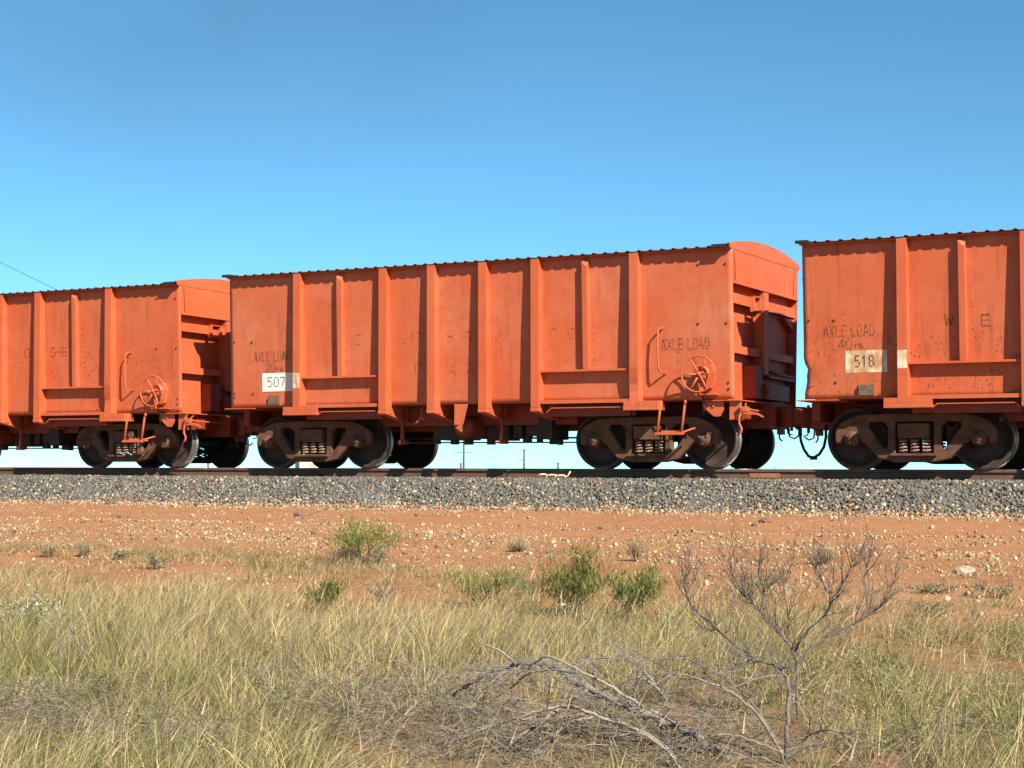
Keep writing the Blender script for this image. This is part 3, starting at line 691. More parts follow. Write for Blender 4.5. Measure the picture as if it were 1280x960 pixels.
    for (x0, x1) in ((-HL-.055, -HL+.12), (HL-.27, HL-.038)):
        V = []
        for off in (.002, .012):
            for k in range(n+1):
                y = -1.585+3.17*k/n; z = 3.240+.150*(.5+.5*math.cos(math.pi*min(1, abs(y)/1.562)))+off
                V += [(x0, y, z+rh), (x1, y, z+rh)]
        m2 = 2*(n+1); Fq = []
        for k in range(n):
            a = 2*k; Fq += [(a, a+2, a+3, a+1), (a+m2, a+1+m2, a+3+m2, a+2+m2), (a, a+m2, a+m2+2, a+2), (a+1, a+3, a+3+m2, a+1+m2)]
        Fq += [(0, 1, 1+m2, m2), (2*n, 2*n+m2, 2*n+1+m2, 2*n+1)]
        mb = MB(); mb.add(V, Fq)
        for s in (-1, 1): mb.box(x0, x1, s*1.588, s*1.566, 3.228, 3.272)
        mb.build('roof_end_flashing', M_black, W)
    # hose at the number end
    mb = MB(); pts = [(-4.60, -.32, .68), (-4.60, -.32, .50), (-4.63, -.32, .36), (-4.70, -.32, .25), (-4.79, -.32, .195), (-4.87, -.32, .22), (-4.94, -.32, .32), (-4.985, -.32, .44), (-5.0, -.32, .54)]
    mb.tube(pts, .023, 8); mb.box(-4.84, -4.74, -.345, -.295, .165, .225); mb.tube([(-5.0, -.32, .52), (-5.0, -.32, .62), (-5.06, -.32, .66)], .035, 8); mb.build('brake_hose', M_rubber, W)
    # bolts on the smooth end panels
    bm_ = MB(); bm_.lathe_y([(0, -.018), (.016, -.016), (.018, 0)], 0, 0, 6); bme = bm_.mesh('bolt', M_iron)
    for (x, z) in ((4.04, 3.01), (4.47, 3.0), (4.03, 2.14), (4.475, 2.135), (4.49, 1.26), (4.49, 1.165), (-4.49, 2.14), (-4.12, 2.13), (-4.49, 1.27), (-4.49, 1.20), (-4.11, 1.25)):
        o = link('bolt', bme, None, W); o.location = (x, -wy(z), z)
    make_bogie(W, -3.070); make_bogie(W, 3.0787)
    return W

def copy_tree(o, parent=None):
    c = o.copy(); COL.objects.link(c)
    if parent is not None: c.parent = parent
    for ch in list(o.children): copy_tree(ch, c)
    return c
w1 = make_wagon(); w2 = copy_tree(w1); w3 = copy_tree(w1)
for ch in list(w1.children):                 # the hose at this coupling hangs out of sight behind the wheels
    if ch.name.startswith('brake_hose'): bpy.data.objects.remove(ch)
w1.location = (XC, 0, 0); w2.location = (XC-P_W, 0, 0); w3.location = (XC+P_W, 0, 0)
DZ = {w1: 0, w2: -.060, w3: -.022}
for W in (w2, w3):                        # bodies ride slightly lower on their springs
    for ch in W.children:
        if not ch.name.startswith('bogie'): ch.location.z += DZ[W]
GRP = 'orange ore wagons coupled in the train'
tag(w1, 'orange ore wagon with white number panel reading 507', 'wagon', GRP)
tag(w2, 'orange ore wagon with black chipped streaks, coupled beside the number 507 end', 'wagon', GRP)
tag(w3, 'orange ore wagon with rust stained panel reading 518 and dented corner', 'wagon', GRP)
def dress(W, panel_mat, seed, number, load, ghosts, dent, stain):
    z0 = DZ[W]
    def put(o): o.location.z += z0; return o
    put(link('side_panel', side_panel_mesh('side_panel', panel_mat, seed, dent), None, W))
    def wallrect(x0, x1, za, zb, off):
        mb = MB(); mb.add([(x0, -(wy(za)+off), za), (x1, -(wy(za)+off), za), (x1, -(wy(zb)+off), zb), (x0, -(wy(zb)+off), zb)], [(0, 1, 2, 3)]); return mb
    if number:
        zz = .0
        dx, dz_ = (-.20, .10) if stain else (0, 0)
        pl = put(wallrect(-3.92 if not stain else -3.965, -3.178 if not stain else -3.366, 1.278+dz_, 1.59+dz_, .0030).build('number_panel', M_whitestain if stain else M_white, W))
        mb = lettering(MB(), number, -3.80 if not stain else -3.825, 1.362+dz_, .088 if not stain else .066, .150, .042 if not stain else .036, .015 if not stain else .018, .0050); mb.build('painted_number', M_digit, pl)
        f = lambda z: -(1.508+.044*(z-.935)/2.29+.0022)
        mb = MB(); mb.add([(-3.172, f(1.315), 1.315+dz_), (-3.034, f(1.315), 1.315+dz_), (-3.034, f(1.567), 1.567+dz_), (-3.172, f(1.567), 1.567+dz_)], [(0, 1, 2, 3)]); put(mb.build('number_panel_overspray', M_whitestain, W))
        mb = lettering(MB(), 'AXLE LOAD', -4.075+dx, 1.795+dz_, .062, .155, .026, .017); put(mb.build('axle_load_stencil', M_sten, W))
        mb = lettering(MB(), load, -3.84+dx*1.1, 1.620+dz_, .085, .135, .024, .017); put(mb.build('axle_load_stencil', M_sten, W))
    mb = lettering(MB(), 'AXLE LOAD', 3.435, 1.765, .064, .155, .027, .017); put(mb.build('axle_load_stencil', M_sten, W)) if W is w1 else None
    if W is w1:
        mb = lettering(MB(), '20ts', 3.655, 1.57, .085, .155, .022, .020); put(mb.build('axle_load_stencil', M_ghost, W))
    for (ch, x, z) in ghosts:
        mb = lettering(MB(), ch, x-.06, z-.075, .125, .15, 0, .022); put(mb.build('faded_letter', M_ghost if W is w1 else M_sten, W))
G1 = [('W', -2.42, 2.09), ('E', -1.98, 2.09), ('G', -1.115, 2.09), ('F', -.86, 2.09), ('B', -.215, 2.09), ('R', .094, 2.085), ('A', .67, 2.065), ('S', 1.0, 2.065), ('G', 1.63, 2.065), ('E', 1.93, 2.06), ('C', -.82, 1.60), ('A', -.195, 1.55), ('R', .143, 1.575)]
G2 = [('G', 1.625, 2.14), ('-', 1.76, 2.14), ('E', 1.895, 2.14), ('O', 1.0, 2.15)]
G3 = [('W', -2.487, 2.07), ('E', -1.984, 2.05)]
dress(w1, M_side, 3, '507', '20ts', G1, False, False)
dress(w2, M_sidegrim, 4, None, None, G2, False, False)
dress(w3, M_sidegrim, 5, '518', '40ts', G3, True, True)
# ------------------------------------------------------------------ vegetation
def ribbons(base, direc, height, width, bend, cols, side=None, levels=4):
    """n blades: base (n,3); direc (n,3) lean vectors at the tip; returns V,F,C"""
    n = len(base); t = np.linspace(0, 1, levels)
    if side is None:
        a = rng.uniform(0, 2*math.pi, n); side = np.stack([np.cos(a), np.sin(a), np.zeros(n)], -1)
    P = base[:, None, :] + direc[:, None, :]*(t[None, :, None]**bend[:, None, None])*1.0
    P[:, :, 2] = base[:, 2][:, None] + (height[:, None])*(t[None]-.12*(t[None]**3)*(np.linalg.norm(direc[:, :2], axis=1)/np.maximum(height, .01))[:, None])
    wv = (1-.85*t)[None, :, None]*width[:, None, None]*side[:, None, :]*.5
    V = np.stack([P-wv, P+wv], 2).reshape(n, levels*2, 3)
    f = np.array([(2*k, 2*k+1, 2*k+3, 2*k+2) for k in range(levels-1)])
    Fq = (f[None]+levels*2*np.arange(n)[:, None, None]).reshape(-1, 4)
    return V.reshape(-1, 3), Fq, np.repeat(cols, levels*2, 0)
def sample_view(n, d0, d1, half=.345):
    d = np.sqrt(rng.uniform(d0*d0, d1*d1, n)); t = rng.uniform(-half, half, n)
    h = fw*[1, 1, 0]; h /= np.linalg.norm(h)
    X = CAM[0]+h[0]*d+rt[0]*t*d; Y = CAM[1]+h[1]*d+rt[1]*t*d
    return X, Y
# patches of the ground, found from the photo: (u, v, radius in m)
BARE = [(gpt(u, v)[:2], r) for u, v, r in ((1170, 832, .35), (1225, 840, .5), (1120, 815, .3), (1240, 856, .35), (1085, 800, .35), (1255, 770, .5), (1120, 765, .6), (960, 770, .4), (820, 790, .3), (560, 770, .35), (200, 745, .5), (480, 745, .6), (330, 740, .5), (80, 740, .5), (760, 745, .5), (425, 775, .30), (380, 768, .2), (300, 840, .10), (130, 850, .12), (1030, 750, .35), (1180, 770, .40), (1075, 780, .25), (650, 735, .3), (870, 755, .3))]
GREY = [(gpt(u, v)[:2], r) for u, v, r in ((60, 900, .55), (30, 940, .5), (200, 950, .5), (150, 890, .35), (420, 900, .5), (500, 930, .55), (480, 875, .4), (560, 900, .4), (640, 945, .55), (720, 930, .5), (820, 935, .5), (350, 870, .3), (1190, 945, .25))]
GREEN = [(gpt(u, v)[:2], r) for u, v, r in ((1120, 900, .6), (1200, 905, .6), (1050, 870, .5), (1260, 870, .4), (1190, 930, .5), (1270, 800, .4), (1090, 840, .4))]
LOW = [(gpt(u, v)[:2], r) for u, v, r in ((700, 900, .6), (800, 930, .7), (900, 930, .6), (960, 955, .5), (620, 910, .5), (1000, 910, .4), (850, 880, .5), (580, 945, .5), (700, 958, .6), (850, 958, .6), (1040, 955, .4))]
LOW += [((c[0]+.25, c[1]-.55), r) for c, r in LOW if c[1] < -17.6]
def patch(X, Y, L):
    o = np.zeros_like(X)
    for (c, r) in L: o = np.maximum(o, np.exp(-(((X-c[0])**2+(Y-c[1])**2)/r**2)**1.5))
    return o
# tussocks: fans of blades from one root, with gaps between them
straw = np.array([.58, .475, .215]); tan = np.array([.43, .31, .13]); olive = np.array([.235, .25, .080]); grey = np.array([.33, .29, .19]); brown = np.array([.22, .145, .075])
def blades(X, Y, nb, spread, tall, green, wmin, wmax, lean_all):
    n = len(X); bi = np.repeat(np.arange(n), nb); N = len(bi)
    off = rng.normal(size=(N, 2))*spread[bi][:, None]
    bx_, by_ = X[bi]+off[:, 0], Y[bi]+off[:, 1]
    base = np.c_[bx_, by_, ground_z(bx_, by_)-.01]
    hgt = tall[bi]*rng.uniform(.35, 1.0, N)
    own = rng.normal(size=(n, 2))*.10
    lean = off*2.6+rng.normal(size=(N, 2))*.055+own[bi]*hgt[:, None]*2+lean_all*hgt[:, None]
    q = rng.random(N)[:, None]; gq = green[bi][:, None]; warm = np.clip(rng.normal(.5, .25, n), 0, 1)[bi][:, None]
    col = np.where(q < gq, olive, np.where(q < gq+.40*(1-gq), straw, np.where(q < gq+.75*(1-gq), tan*warm+grey*(1-warm), np.where(q < gq+.9*(1-gq), grey, brown))))
    col = col*rng.uniform(.30, 1.45, N)[:, None]*rng.uniform(.75, 1.15, n)[bi][:, None]
    return ribbons(base, np.c_[lean, hgt], hgt, rng.uniform(wmin, wmax, N), rng.uniform(1.1, 2.4, N), col)
def cover(X, Y):
    c = sstep(-11.2, -16.4, Y+1.3*wob(X, Y, .8))*np.clip(.85+.9*wob(X+3, Y, 1.7), .10, 1)
    return c*(1-.97*patch(X, Y, BARE))*(1-.50*patch(X, Y, GREY))*(1-.35*patch(X, Y, GREEN))*(1-.72*patch(X, Y, LOW))
def height(X, Y):
    t = (.62+.34*wob(X*1.3, Y*1.3, 1.4))*sstep(-11.0, -16.2, Y)+.24
    return np.clip(t, .2, 1.0)*(1-.30*patch(X, Y, GREEN))*(1-.45*patch(X, Y, GREY))*(1-.62*patch(X, Y, LOW))
def greenness(X, Y): return np.clip(.12+.45*wob(X+20, Y-7, 1.5)+.22*patch(X, Y, GREEN)+.15*sstep(-15, -18, Y), 0, .7)
X, Y = sample_view(5200, 5.4, 19.0)
cv = np.maximum(cover(X, Y)*.85, (.05+.16*sstep(-8.5, -12, Y))*sstep(-6.9, -8.5, Y)*np.clip(.4+1.2*wob(X-5, Y, 2.3), 0, 1))
k = rng.random(len(X)) < cv; X, Y = X[k], Y[k]
Va, Fa, Ca = blades(X, Y, 52, rng.uniform(.025, .07, len(X)), height(X, Y)*rng.uniform(.26, .52, len(X)), greenness(X, Y), .0022, .0058, np.array([.20, .08]))
X, Y = sample_view(30000, 5.4, 17.0)
k = rng.random(len(X)) < cover(X, Y)*.62; X, Y = X[k], Y[k]
Vb, Fb, Cb = blades(X, Y, 5, np.full(len(X), .05), height(X, Y)*rng.uniform(.10, .34, len(X)), greenness(X, Y), .0020, .0046, np.array([.25, .1]))
X, Y = sample_view(16000, 12.0, 21.0)
k = rng.random(len(X)) < sstep(-7.4, -9.5, Y)*sstep(-14.5, -12.0, Y)*np.clip(.15+1.3*wob(X-11, Y*1.2, 2.1), 0, .75)*(.55+.45*sstep(3.5, -1, X)); X, Y = X[k], Y[k]
Vc, Fc_, Cc = blades(X, Y, 9, rng.uniform(.02, .06, len(X)), rng.uniform(.05, .19, len(X))*(.6+.6*sstep(-8.5, -12, Y)), np.clip(.12+.5*wob(X+2, Y+9, 2.2), 0, .6), .0030, .0062, np.array([.2, .1]))
Cc = Cc*.85
g1 = link('dry_grass', np_mesh('dry_grass', np.r_[Va, Vb, Vc], np.r_[Fa, Fb+len(Va), Fc_+len(Va)+len(Vb)], np.r_[Ca, Cb, Cc]), M_grass)
tag(g1, 'tall dry straw coloured grass covering the foreground', 'grass', kind='stuff')
# seed stalks standing above the blades
n2 = 9000
X, Y = sample_view(n2, 5.6, 16.8)
cov = sstep(-12.4, -14.6, Y)*np.clip(.7+.8*wob(X+3, Y, 1.9), .05, 1)*(1-.97*patch(X, Y, BARE))*(1-.75*patch(X, Y, GREY))*(1-.6*patch(X, Y, GREEN))*(1-.7*patch(X, Y, LOW))
k = rng.random(n2) < cov; X, Y = X[k], Y[k]; N = len(X)
hgt = rng.uniform(.25, .50, N)*np.clip(.8+.35*wob(X, Y, 1.4), .5, 1.1)
base = np.c_[X, Y, ground_z(X, Y)-.01]
lean = rng.normal(size=(N, 2))*.10+np.array([.12, .05])
col = np.array([.52, .42, .24])*rng.uniform(.7, 1.2, N)[:, None]
V, Fq, C = ribbons(base, np.c_[lean, hgt], hgt, rng.uniform(.0020, .0030, N), rng.uniform(1.5, 2.6, N), col)
# seed heads: a spindle ribbon along the top of each stalk
tip = base+np.c_[lean, hgt*.93]; k2 = rng.random(N) < .6
hb = tip[k2]-np.c_[lean[k2]*.2, hgt[k2]*.10]; m2 = len(hb)
V2, F2, C2 = ribbons(hb, np.c_[lean[k2]*.30, np.full(m2, .09)], np.full(m2, .09), rng.uniform(.004, .008, m2), np.full(m2, 1.2), np.array([.50, .36, .20])*rng.uniform(.7, 1.3, m2)[:, None])
F2 = F2+len(V)
g2 = link('seeding_grass_stalks', np_mesh('seeding_grass_stalks', np.r_[V, V2], np.r_[Fq, F2], np.r_[C, C2]), M_grass)
tag(g2, 'thin pale seeding stalks rising out of the dry grass', 'grass', kind='stuff')
# green ground cover
n3 = 1700
X, Y = sample_view(n3*6, 6, 14)
k = rng.random(len(X)) < patch(X, Y, GREEN)*.75+.012*sstep(-11, -13, Y); X, Y = X[k], Y[k]; n3 = len(X)
nb = 26; bi = np.repeat(np.arange(n3), nb); N = len(bi)
hh = rng.uniform(.08, .28, n3)[bi]; rr_ = rng.uniform(0, 1, N)**.5*.10; aa = rng.uniform(0, 6.283, N)
px_, py_ = X[bi]+rr_*np.cos(aa), Y[bi]+rr_*np.sin(aa)
base = np.c_[px_, py_, ground_z(px_, py_)+hh*rng.uniform(.15, 1.0, N)]
dr = np.c_[rng.normal(size=(N, 2))*.013, rng.uniform(-.004, .016, N)]
pale = rng.random(N)[:, None] < .35
col = np.where(pale, np.array([.32, .34, .19]), np.array([.19, .20, .075]))*rng.uniform(.6, 1.3, N)[:, None]
V, Fq, C = ribbons(base, dr, dr[:, 2], rng.uniform(.005, .010, N), np.ones(N), col, None, 3)
g3 = link('green_ground_cover', np_mesh('green_ground_cover', V, Fq, C), M_leaf)
tag(g3, 'small leaved green weeds matted among the dry grass', 'weeds', kind='stuff')

# dead twig litter
def sticks(P, dirs, ln, r, cols):
    n = len(P); d = dirs/np.linalg.norm(dirs, axis=1)[:, None]
    a = np.cross(d, rng.normal(size=(n, 3))); a /= np.linalg.norm(a, axis=1)[:, None]; b = np.cross(d, a)
    mid = rng.normal(size=(n, 3))*ln[:, None]*.06
    V = []
    for j, (t, s) in enumerate(((-.5, 1), (0, .9), (.5, .5))):
        c = P+d*ln[:, None]*t+(mid if j == 1 else 0)
        for k in range(3):
            w_ = 2*math.pi*k/3; V.append(c+(a*math.cos(w_)+b*math.sin(w_))*(r*s)[:, None])
    V = np.stack(V, 1)
    f = np.array([(3*j+k, 3*j+(k+1) % 3, 3*j+3+(k+1) % 3, 3*j+3+k) for j in range(2) for k in range(3)])
    return V.reshape(-1, 3), (f[None]+9*np.arange(n)[:, None, None]).reshape(-1, 4), np.repeat(cols, 9, 0)
X, Y = sample_view(85000, 5.4, 13)
k = rng.random(len(X)) < np.clip(patch(X, Y, GREY)*.75+.06*sstep(-12, -14, Y), 0, 1); X, Y = X[k], Y[k]; N = len(X)
gp = patch(X, Y, GREY)
P = np.c_[X, Y, ground_z(X, Y)+rng.uniform(0, 1, N)**1.6*(.03+.20*gp)]
dirs = np.c_[rng.normal(size=(N, 2)), rng.normal(size=N)*.55]
V, Fq, C = sticks(P, dirs, rng.uniform(.03, .16, N), rng.uniform(.0010, .0026, N), np.array([.26, .218, .158])*rng.uniform(.35, 1.45, N)[:, None])
g4 = link('dead_twig_litter', np_mesh('dead_twig_litter', V, Fq, C), M_twig)
tag(g4, 'grey heaps of fine dead twigs lying in the grass', 'twigs', kind='stuff')

# ---- dead branches traced from the photo as (u, v, depth)
def smooth_line(pts, per=5):
    P = [np.array(p, float) for p in pts]; P = [2*P[0]-P[1]]+P+[2*P[-1]-P[-2]]; o = []
    for i in range(1, len(P)-2):
        for t in np.linspace(0, 1, per, endpoint=False):
            a, b, c, d = P[i-1:i+3]
            o.append(.5*((2*b)+(-a+c)*t+(2*a-5*b+4*c-d)*t*t+(-a+3*b-3*c+d)*t**3))
    o.append(P[-2]); return o
class Wood:
    def __init__(s, seed): s.mb = MB(); s.r = random.Random(seed); s.cols = []
    def limb(s, P, r0_, r1_, sides=6):
        m_ = len(P); P = [p+np.array([s.r.gauss(0, r0_*.25) for _ in range(3)]) for p in P]
        rs = [(r0_+(r1_-r0_)*i/(m_-1))*.78*s.r.uniform(.85, 1.15) for i in range(m_)]
        before = len(s.mb.v); s.mb.tube(P, rs, sides)
        c = s.r.uniform(.75, 1.2); s.cols += [c]*(len(s.mb.v)-before); return P
    def twigs(s, P, n, ln, r, lift=.2, depth=1, start=.25, spread=.9):
        for _ in range(n):
            i = int(s.r.uniform(start, .97)*(len(P)-1)); b = P[i]; t = P[min(i+1, len(P)-1)]-P[max(i-1, 0)]; t = t/(np.linalg.norm(t)+1e-9)
            d = t*.8+np.array([s.r.gauss(0, spread), s.r.gauss(0, spread), s.r.gauss(lift, spread*.6)])*.6; d /= np.linalg.norm(d)
            L = ln*s.r.uniform(.5, 1.3); pts = [b]; cur = b
            for k in range(4):
                d = d+np.array([s.r.gauss(0, .16) for _ in range(3)])+np.array([0, 0, lift*.12]); d /= np.linalg.norm(d); cur = cur+d*L/4
                gz = float(ground_z(cur[0], cur[1]))
                if cur[2] < gz: cur = np.array([cur[0], cur[1], gz+.004])
                pts.append(cur)
            Q = s.limb(pts, r, r*.35, 4)
            if depth > 1: s.twigs(Q, 3, ln*.5, r*.6, lift, depth-1, .2, spread)
    def build(s, name, base, tint):
        me = s.mb.mesh(name, M_twig); a = me.color_attributes.new('tint', 'FLOAT_COLOR', 'POINT')
        c = np.array(s.cols)[:, None]*np.array(tint)[None]; a.data.foreach_set('color', np.c_[c, np.ones(len(c))].astype(np.float32).ravel())
        for v in me.vertices: v.co -= Vector(base)
        o = link(name, me); o.location = base; return o
def px(pts): return [at(*p) for p in smooth_line(pts)]
w_ = Wood(3)
def on_ground(u, v): p = gpt(u, v); return p
B = w_.limb(px([(965, 985, 7.6), (925, 958, 7.8), (880, 925, 8.0), (850, 908, 8.1), (800, 890, 8.2), (765, 875, 8.3), (735, 862, 8.4), (700, 838, 8.6), (672, 828, 8.7), (640, 832, 8.8), (600, 846, 8.9), (566, 866, 9.0)]), .034, .010, 8)
w_.twigs(B, 26, .40, .0042, .1, 3)
for pts, a, b, nt_ in [
    ([(852, 908, 8.08), (800, 880, 8.0), (760, 856, 8.0), (728, 840, 8.0), (684, 821, 8.1), (660, 836, 8.2), (640, 852, 8.2)], .010, .005, 4),
    ([(737, 862, 8.4), (715, 873, 8.3), (690, 893, 8.2), (660, 912, 8.1), (630, 940, 8.0), (600, 965, 7.95)], .014, .006, 6),
    ([(728, 842, 8.05), (690, 838, 8.2), (662, 842, 8.3), (640, 858, 8.4), (600, 885, 8.5), (570, 900, 8.6)], .007, .004, 4),
    ([(860, 975, 7.6), (830, 932, 7.7), (790, 910, 7.8), (760, 900, 7.9), (728, 886, 7.9), (700, 883, 8.0), (660, 893, 8.0), (620, 906, 8.1), (580, 920, 8.1), (545, 942, 8.2)], .013, .006, 8),
    ([(850, 962, 7.6), (836, 940, 7.65), (805, 918, 7.7), (780, 906, 7.8)], .007, .004, 2),
    ([(602, 805, 8.75), (622, 812, 8.7), (636, 822, 8.7), (645, 831, 8.8)], .005, .010, 0),
    ([(836, 882, 8.3), (825, 864, 8.3), (802, 847, 8.3), (780, 852, 8.35), (748, 866, 8.4)], .011, .006, 3),
    ([(826, 866, 8.3), (808, 842, 8.35), (790, 828, 8.4), (765, 823, 8.45), (742, 823, 8.5), (720, 828, 8.5)], .008, .004, 4),
    ([(765, 877, 8.3), (740, 895, 8.25), (710, 905, 8.2), (690, 925, 8.1), (675, 950, 8.0)], .010, .005, 5),
    ([(700, 960, 7.9), (670, 940, 8.0), (620, 935, 8.1), (580, 945, 8.2), (540, 962, 8.2)], .009, .004, 5),
    ([(640, 832, 8.8), (610, 858, 8.7), (585, 890, 8.6), (560, 915, 8.5)], .008, .004, 4)]:
    Q = w_.limb(px(pts), a, b, 6); w_.twigs(Q, nt_*2, .30, .0032, .1, 2)
fb = w_.build('fallen_branch', tuple(on_ground(925, 958)), (.26, .225, .19))
tag(fb, 'grey fallen dead branch arching low over the grass', 'branch')

w_ = Wood(9)
bp = gpt(997, 905); d0 = float(np.dot(bp-CAM, fw))
T = w_.limb(px([(997, 915, d0), (997, 870, d0), (996, 832, d0), (991, 814, d0), (975, 790, d0+.05), (950, 765, d0+.1), (928, 742, d0+.15), (915, 715, d0+.15), (910, 698, d0+.15)]), .011, .0030, 7)
w_.twigs(T, 24, .26, .0030, .5, 3, .30, .8)
for pts, a, b, nt_ in [
    ([(992, 815, d0), (1010, 788, d0-.1), (1030, 770, d0-.15), (1041, 748, d0-.2), (1032, 736, d0-.2), (1022, 714, d0-.2), (1018, 695, d0-.2)], .009, .003, 12),
    ([(1040, 748, d0-.2), (1052, 732, d0-.2), (1062, 712, d0-.25), (1066, 695, d0-.25)], .005, .002, 6),
    ([(997, 828, d0), (1020, 806, d0+.1), (1045, 790, d0+.15), (1075, 776, d0+.2), (1100, 756, d0+.25), (1114, 735, d0+.3), (1124, 708, d0+.3)], .009, .003, 14),
    ([(985, 834, d0-.05), (950, 825, d0-.15), (918, 806, d0-.2), (888, 778, d0-.3), (864, 757, d0-.3), (856, 732, d0-.3), (852, 708, d0-.3)], .009, .003, 12),
    ([(950, 765, d0+.1), (955, 740, d0+.1), (948, 718, d0+.1), (950, 695, d0+.1)], .005, .002, 6),
    ([(975, 790, d0+.05), (985, 768, d0+.1), (980, 740, d0+.15), (985, 712, d0+.15)], .005, .002, 6),
    ([(918, 806, d0-.2), (900, 790, d0-.25), (880, 785, d0-.3), (866, 775, d0-.3)], .005, .002, 5),
    ([(1075, 776, d0+.2), (1085, 750, d0+.2), (1080, 725, d0+.25), (1086, 700, d0+.25)], .004, .002, 5)]:
    Q = w_.limb(px(pts), a, b, 5); w_.twigs(Q, int(nt_*1.6), .20, .0026, .5, 3, .20, .8)
ds = w_.build('dead_shrub', tuple(bp), (.13, .105, .092))
tag(ds, 'upright leafless dead shrub with fine twigs and forked stem', 'shrub')

w_ = Wood(21)
bp = gpt(985, 955); d1 = float(np.dot(bp-CAM, fw))
for pts, a, b, nt_ in [
    ([(983, 965, d1), (984, 910, d1), (986, 868, d1+.1), (981, 842, d1+.15), (962, 829, d1+.2), (940, 826, d1+.25), (918, 834, d1+.3), (898, 846, d1+.3)], .014, .004, 8),
    ([(985, 962, d1), (962, 915, d1-.05), (938, 884, d1-.05), (908, 862, d1), (880, 851, d1), (850, 843, d1+.05), (828, 846, d1+.05)], .010, .003, 8),
    ([(984, 958, d1), (958, 905, d1+.1), (935, 872, d1+.15), (908, 848, d1+.2), (875, 830, d1+.2), (845, 822, d1+.2), (815, 826, d1+.2)], .008, .003, 6),
    ([(984, 955, d1), (1005, 925, d1), (1030, 912, d1-.1), (1052, 918, d1-.15), (1070, 938, d1-.2), (1085, 968, d1-.2)], .008, .003, 4),
    ([(984, 950, d1), (1012, 932, d1-.05), (1040, 935, d1-.1), (1062, 952, d1-.15), (1075, 970, d1-.15)], .006, .003, 3),
    ([(984, 945, d1), (950, 930, d1-.1), (910, 918, d1-.1), (880, 925, d1-.1), (850, 945, d1-.1)], .008, .003, 5),
    ([(985, 960, d1), (945, 945, d1-.15), (915, 952, d1-.15), (880, 968, d1-.15)], .007, .003, 4),
    ([(982, 845, d1+.15), (955, 846, d1+.1), (925, 858, d1+.1), (900, 878, d1+.1), (870, 886, d1+.1), (840, 888, d1+.1)], .006, .003, 6)]:
    Q = w_.limb(px(pts), a, b, 6); w_.twigs(Q, nt_*2, .30, .003, .1, 2)
d2 = w_.build('arching_dead_bush', tuple(bp), (.215, .182, .155))
tag(d2, 'low dead bush with long bare arching stems beside the leafless shrub', 'bush')
def stick(name, pts, r_, seed, label, cat, group, foot):
    W_ = Wood(seed); Q = W_.limb(px(pts), r_, r_*.55, 6); W_.twigs(Q, 4, .26, r_*.45, .2, 2)
    tag(W_.build(name, tuple(gpt(*foot)), (.28, .245, .205)), label, cat, group)
stick('dead_stick', [(122, 866, 10.0), (108, 825, 10.0), (93, 795, 10.05), (85, 781, 10.1)], .006, 33, 'long pale dead stick leaning in grass beside the whitish bush', 'stick', 'dead sticks in the grass', (121, 868))
stick('dead_stick', [(77, 870, 9.9), (77, 840, 9.9), (75, 812, 9.9)], .0045, 34, 'short upright dead stick next to the long pale leaning one', 'stick', 'dead sticks in the grass', (77, 872))
for i, (pts, ft) in enumerate([([(466, 852, 9.8), (467, 825, 9.8), (473, 815, 9.8), (483, 810, 9.8)], (466, 856)), ([(446, 872, 9.4), (430, 840, 9.5), (420, 825, 9.5)], (446, 875)), ([(400, 852, 9.6), (372, 830, 9.6), (360, 818, 9.6)], (402, 856)), ([(375, 908, 8.8), (345, 865, 8.9), (322, 830, 9.0)], (376, 910))]):
    stick('broken_twig', pts, .004, 35+i, ['hooked broken twig poking from the grey litter heap', 'slender broken twig leaning beside the hooked one', 'broken twig at the far edge of the litter heap', 'long broken twig lying across dry grass near the litter heap'][i], 'twig', 'broken twigs in the litter heap', ft)

# ---- green shrubs
def shrub(name, u, v, hgt, rad, n_stem, leaves, ll, lw, tints, label, cat, seed, upw=.8, group=None, flat=.5, stemcol=(.20, .16, .10), crown0=.25):
    global rng
    keep_rng = rng; rng = np.random.default_rng(seed); r = random.Random(seed)
    b = gpt(u, v); root = empty(name, tuple(b)); W_ = Wood(seed); tips = []
    for i in range(n_stem):
        a = r.uniform(0, 6.283); k = r.uniform(.2, 1)**.6; top = np.array([math.cos(a)*rad*k, math.sin(a)*rad*k*.8, hgt*r.uniform(.6, 1.05)*(1-.35*k*k)])
        pts = [np.array([r.gauss(0, .02), r.gauss(0, .02), -.02])]
        for t in (.3, .6, .85, 1.0):
            pts.append(np.array([top[0]*t**1.3, top[1]*t**1.3, top[2]*t])+np.array([r.gauss(0, .02), r.gauss(0, .02), 0]))
        P = W_.limb(pts, .006, .002, 4)
        tips.append(P)
    W_.build('stem', (0, 0, 0), stemcol).parent = root
    N = leaves; A = np.array([np.array(t) for t in tips]); si = rng.integers(0, n_stem, N); tt = rng.uniform(crown0, 1, N)**.7*4
    i0 = np.clip(tt.astype(int), 0, 3); fr = (tt-i0)[:, None]
    base = A[si, i0]*(1-fr)+A[si, i0+1]*fr+rng.normal(size=(N, 3))*np.array([rad, rad, hgt*.5])*.16
    base[:, 2] = np.maximum(base[:, 2], .01)
    L = ll*rng.uniform(.5, 1.3, N); dr = rng.normal(size=(N, 3))*np.array([flat, flat, .3])+np.array([.12, 0, upw]); dr /= np.linalg.norm(dr, axis=1)[:, None]; dr *= L[:, None]
    T_ = np.array(tints); col = T_[rng.integers(0, len(T_), N)]*rng.uniform(.6, 1.35, N)[:, None]
    V, Fq, C = ribbons(base, dr, dr[:, 2], lw*rng.uniform(.7, 1.3, N), rng.uniform(1, 1.3, N), col, None, 4)
    link('foliage', np_mesh('foliage', V, Fq, C), M_leaf, root)
    tag(root, label, cat, group); rng = keep_rng; return root
GL = [(.13, .155, .04), (.18, .19, .05), (.10, .12, .036), (.23, .22, .072)]
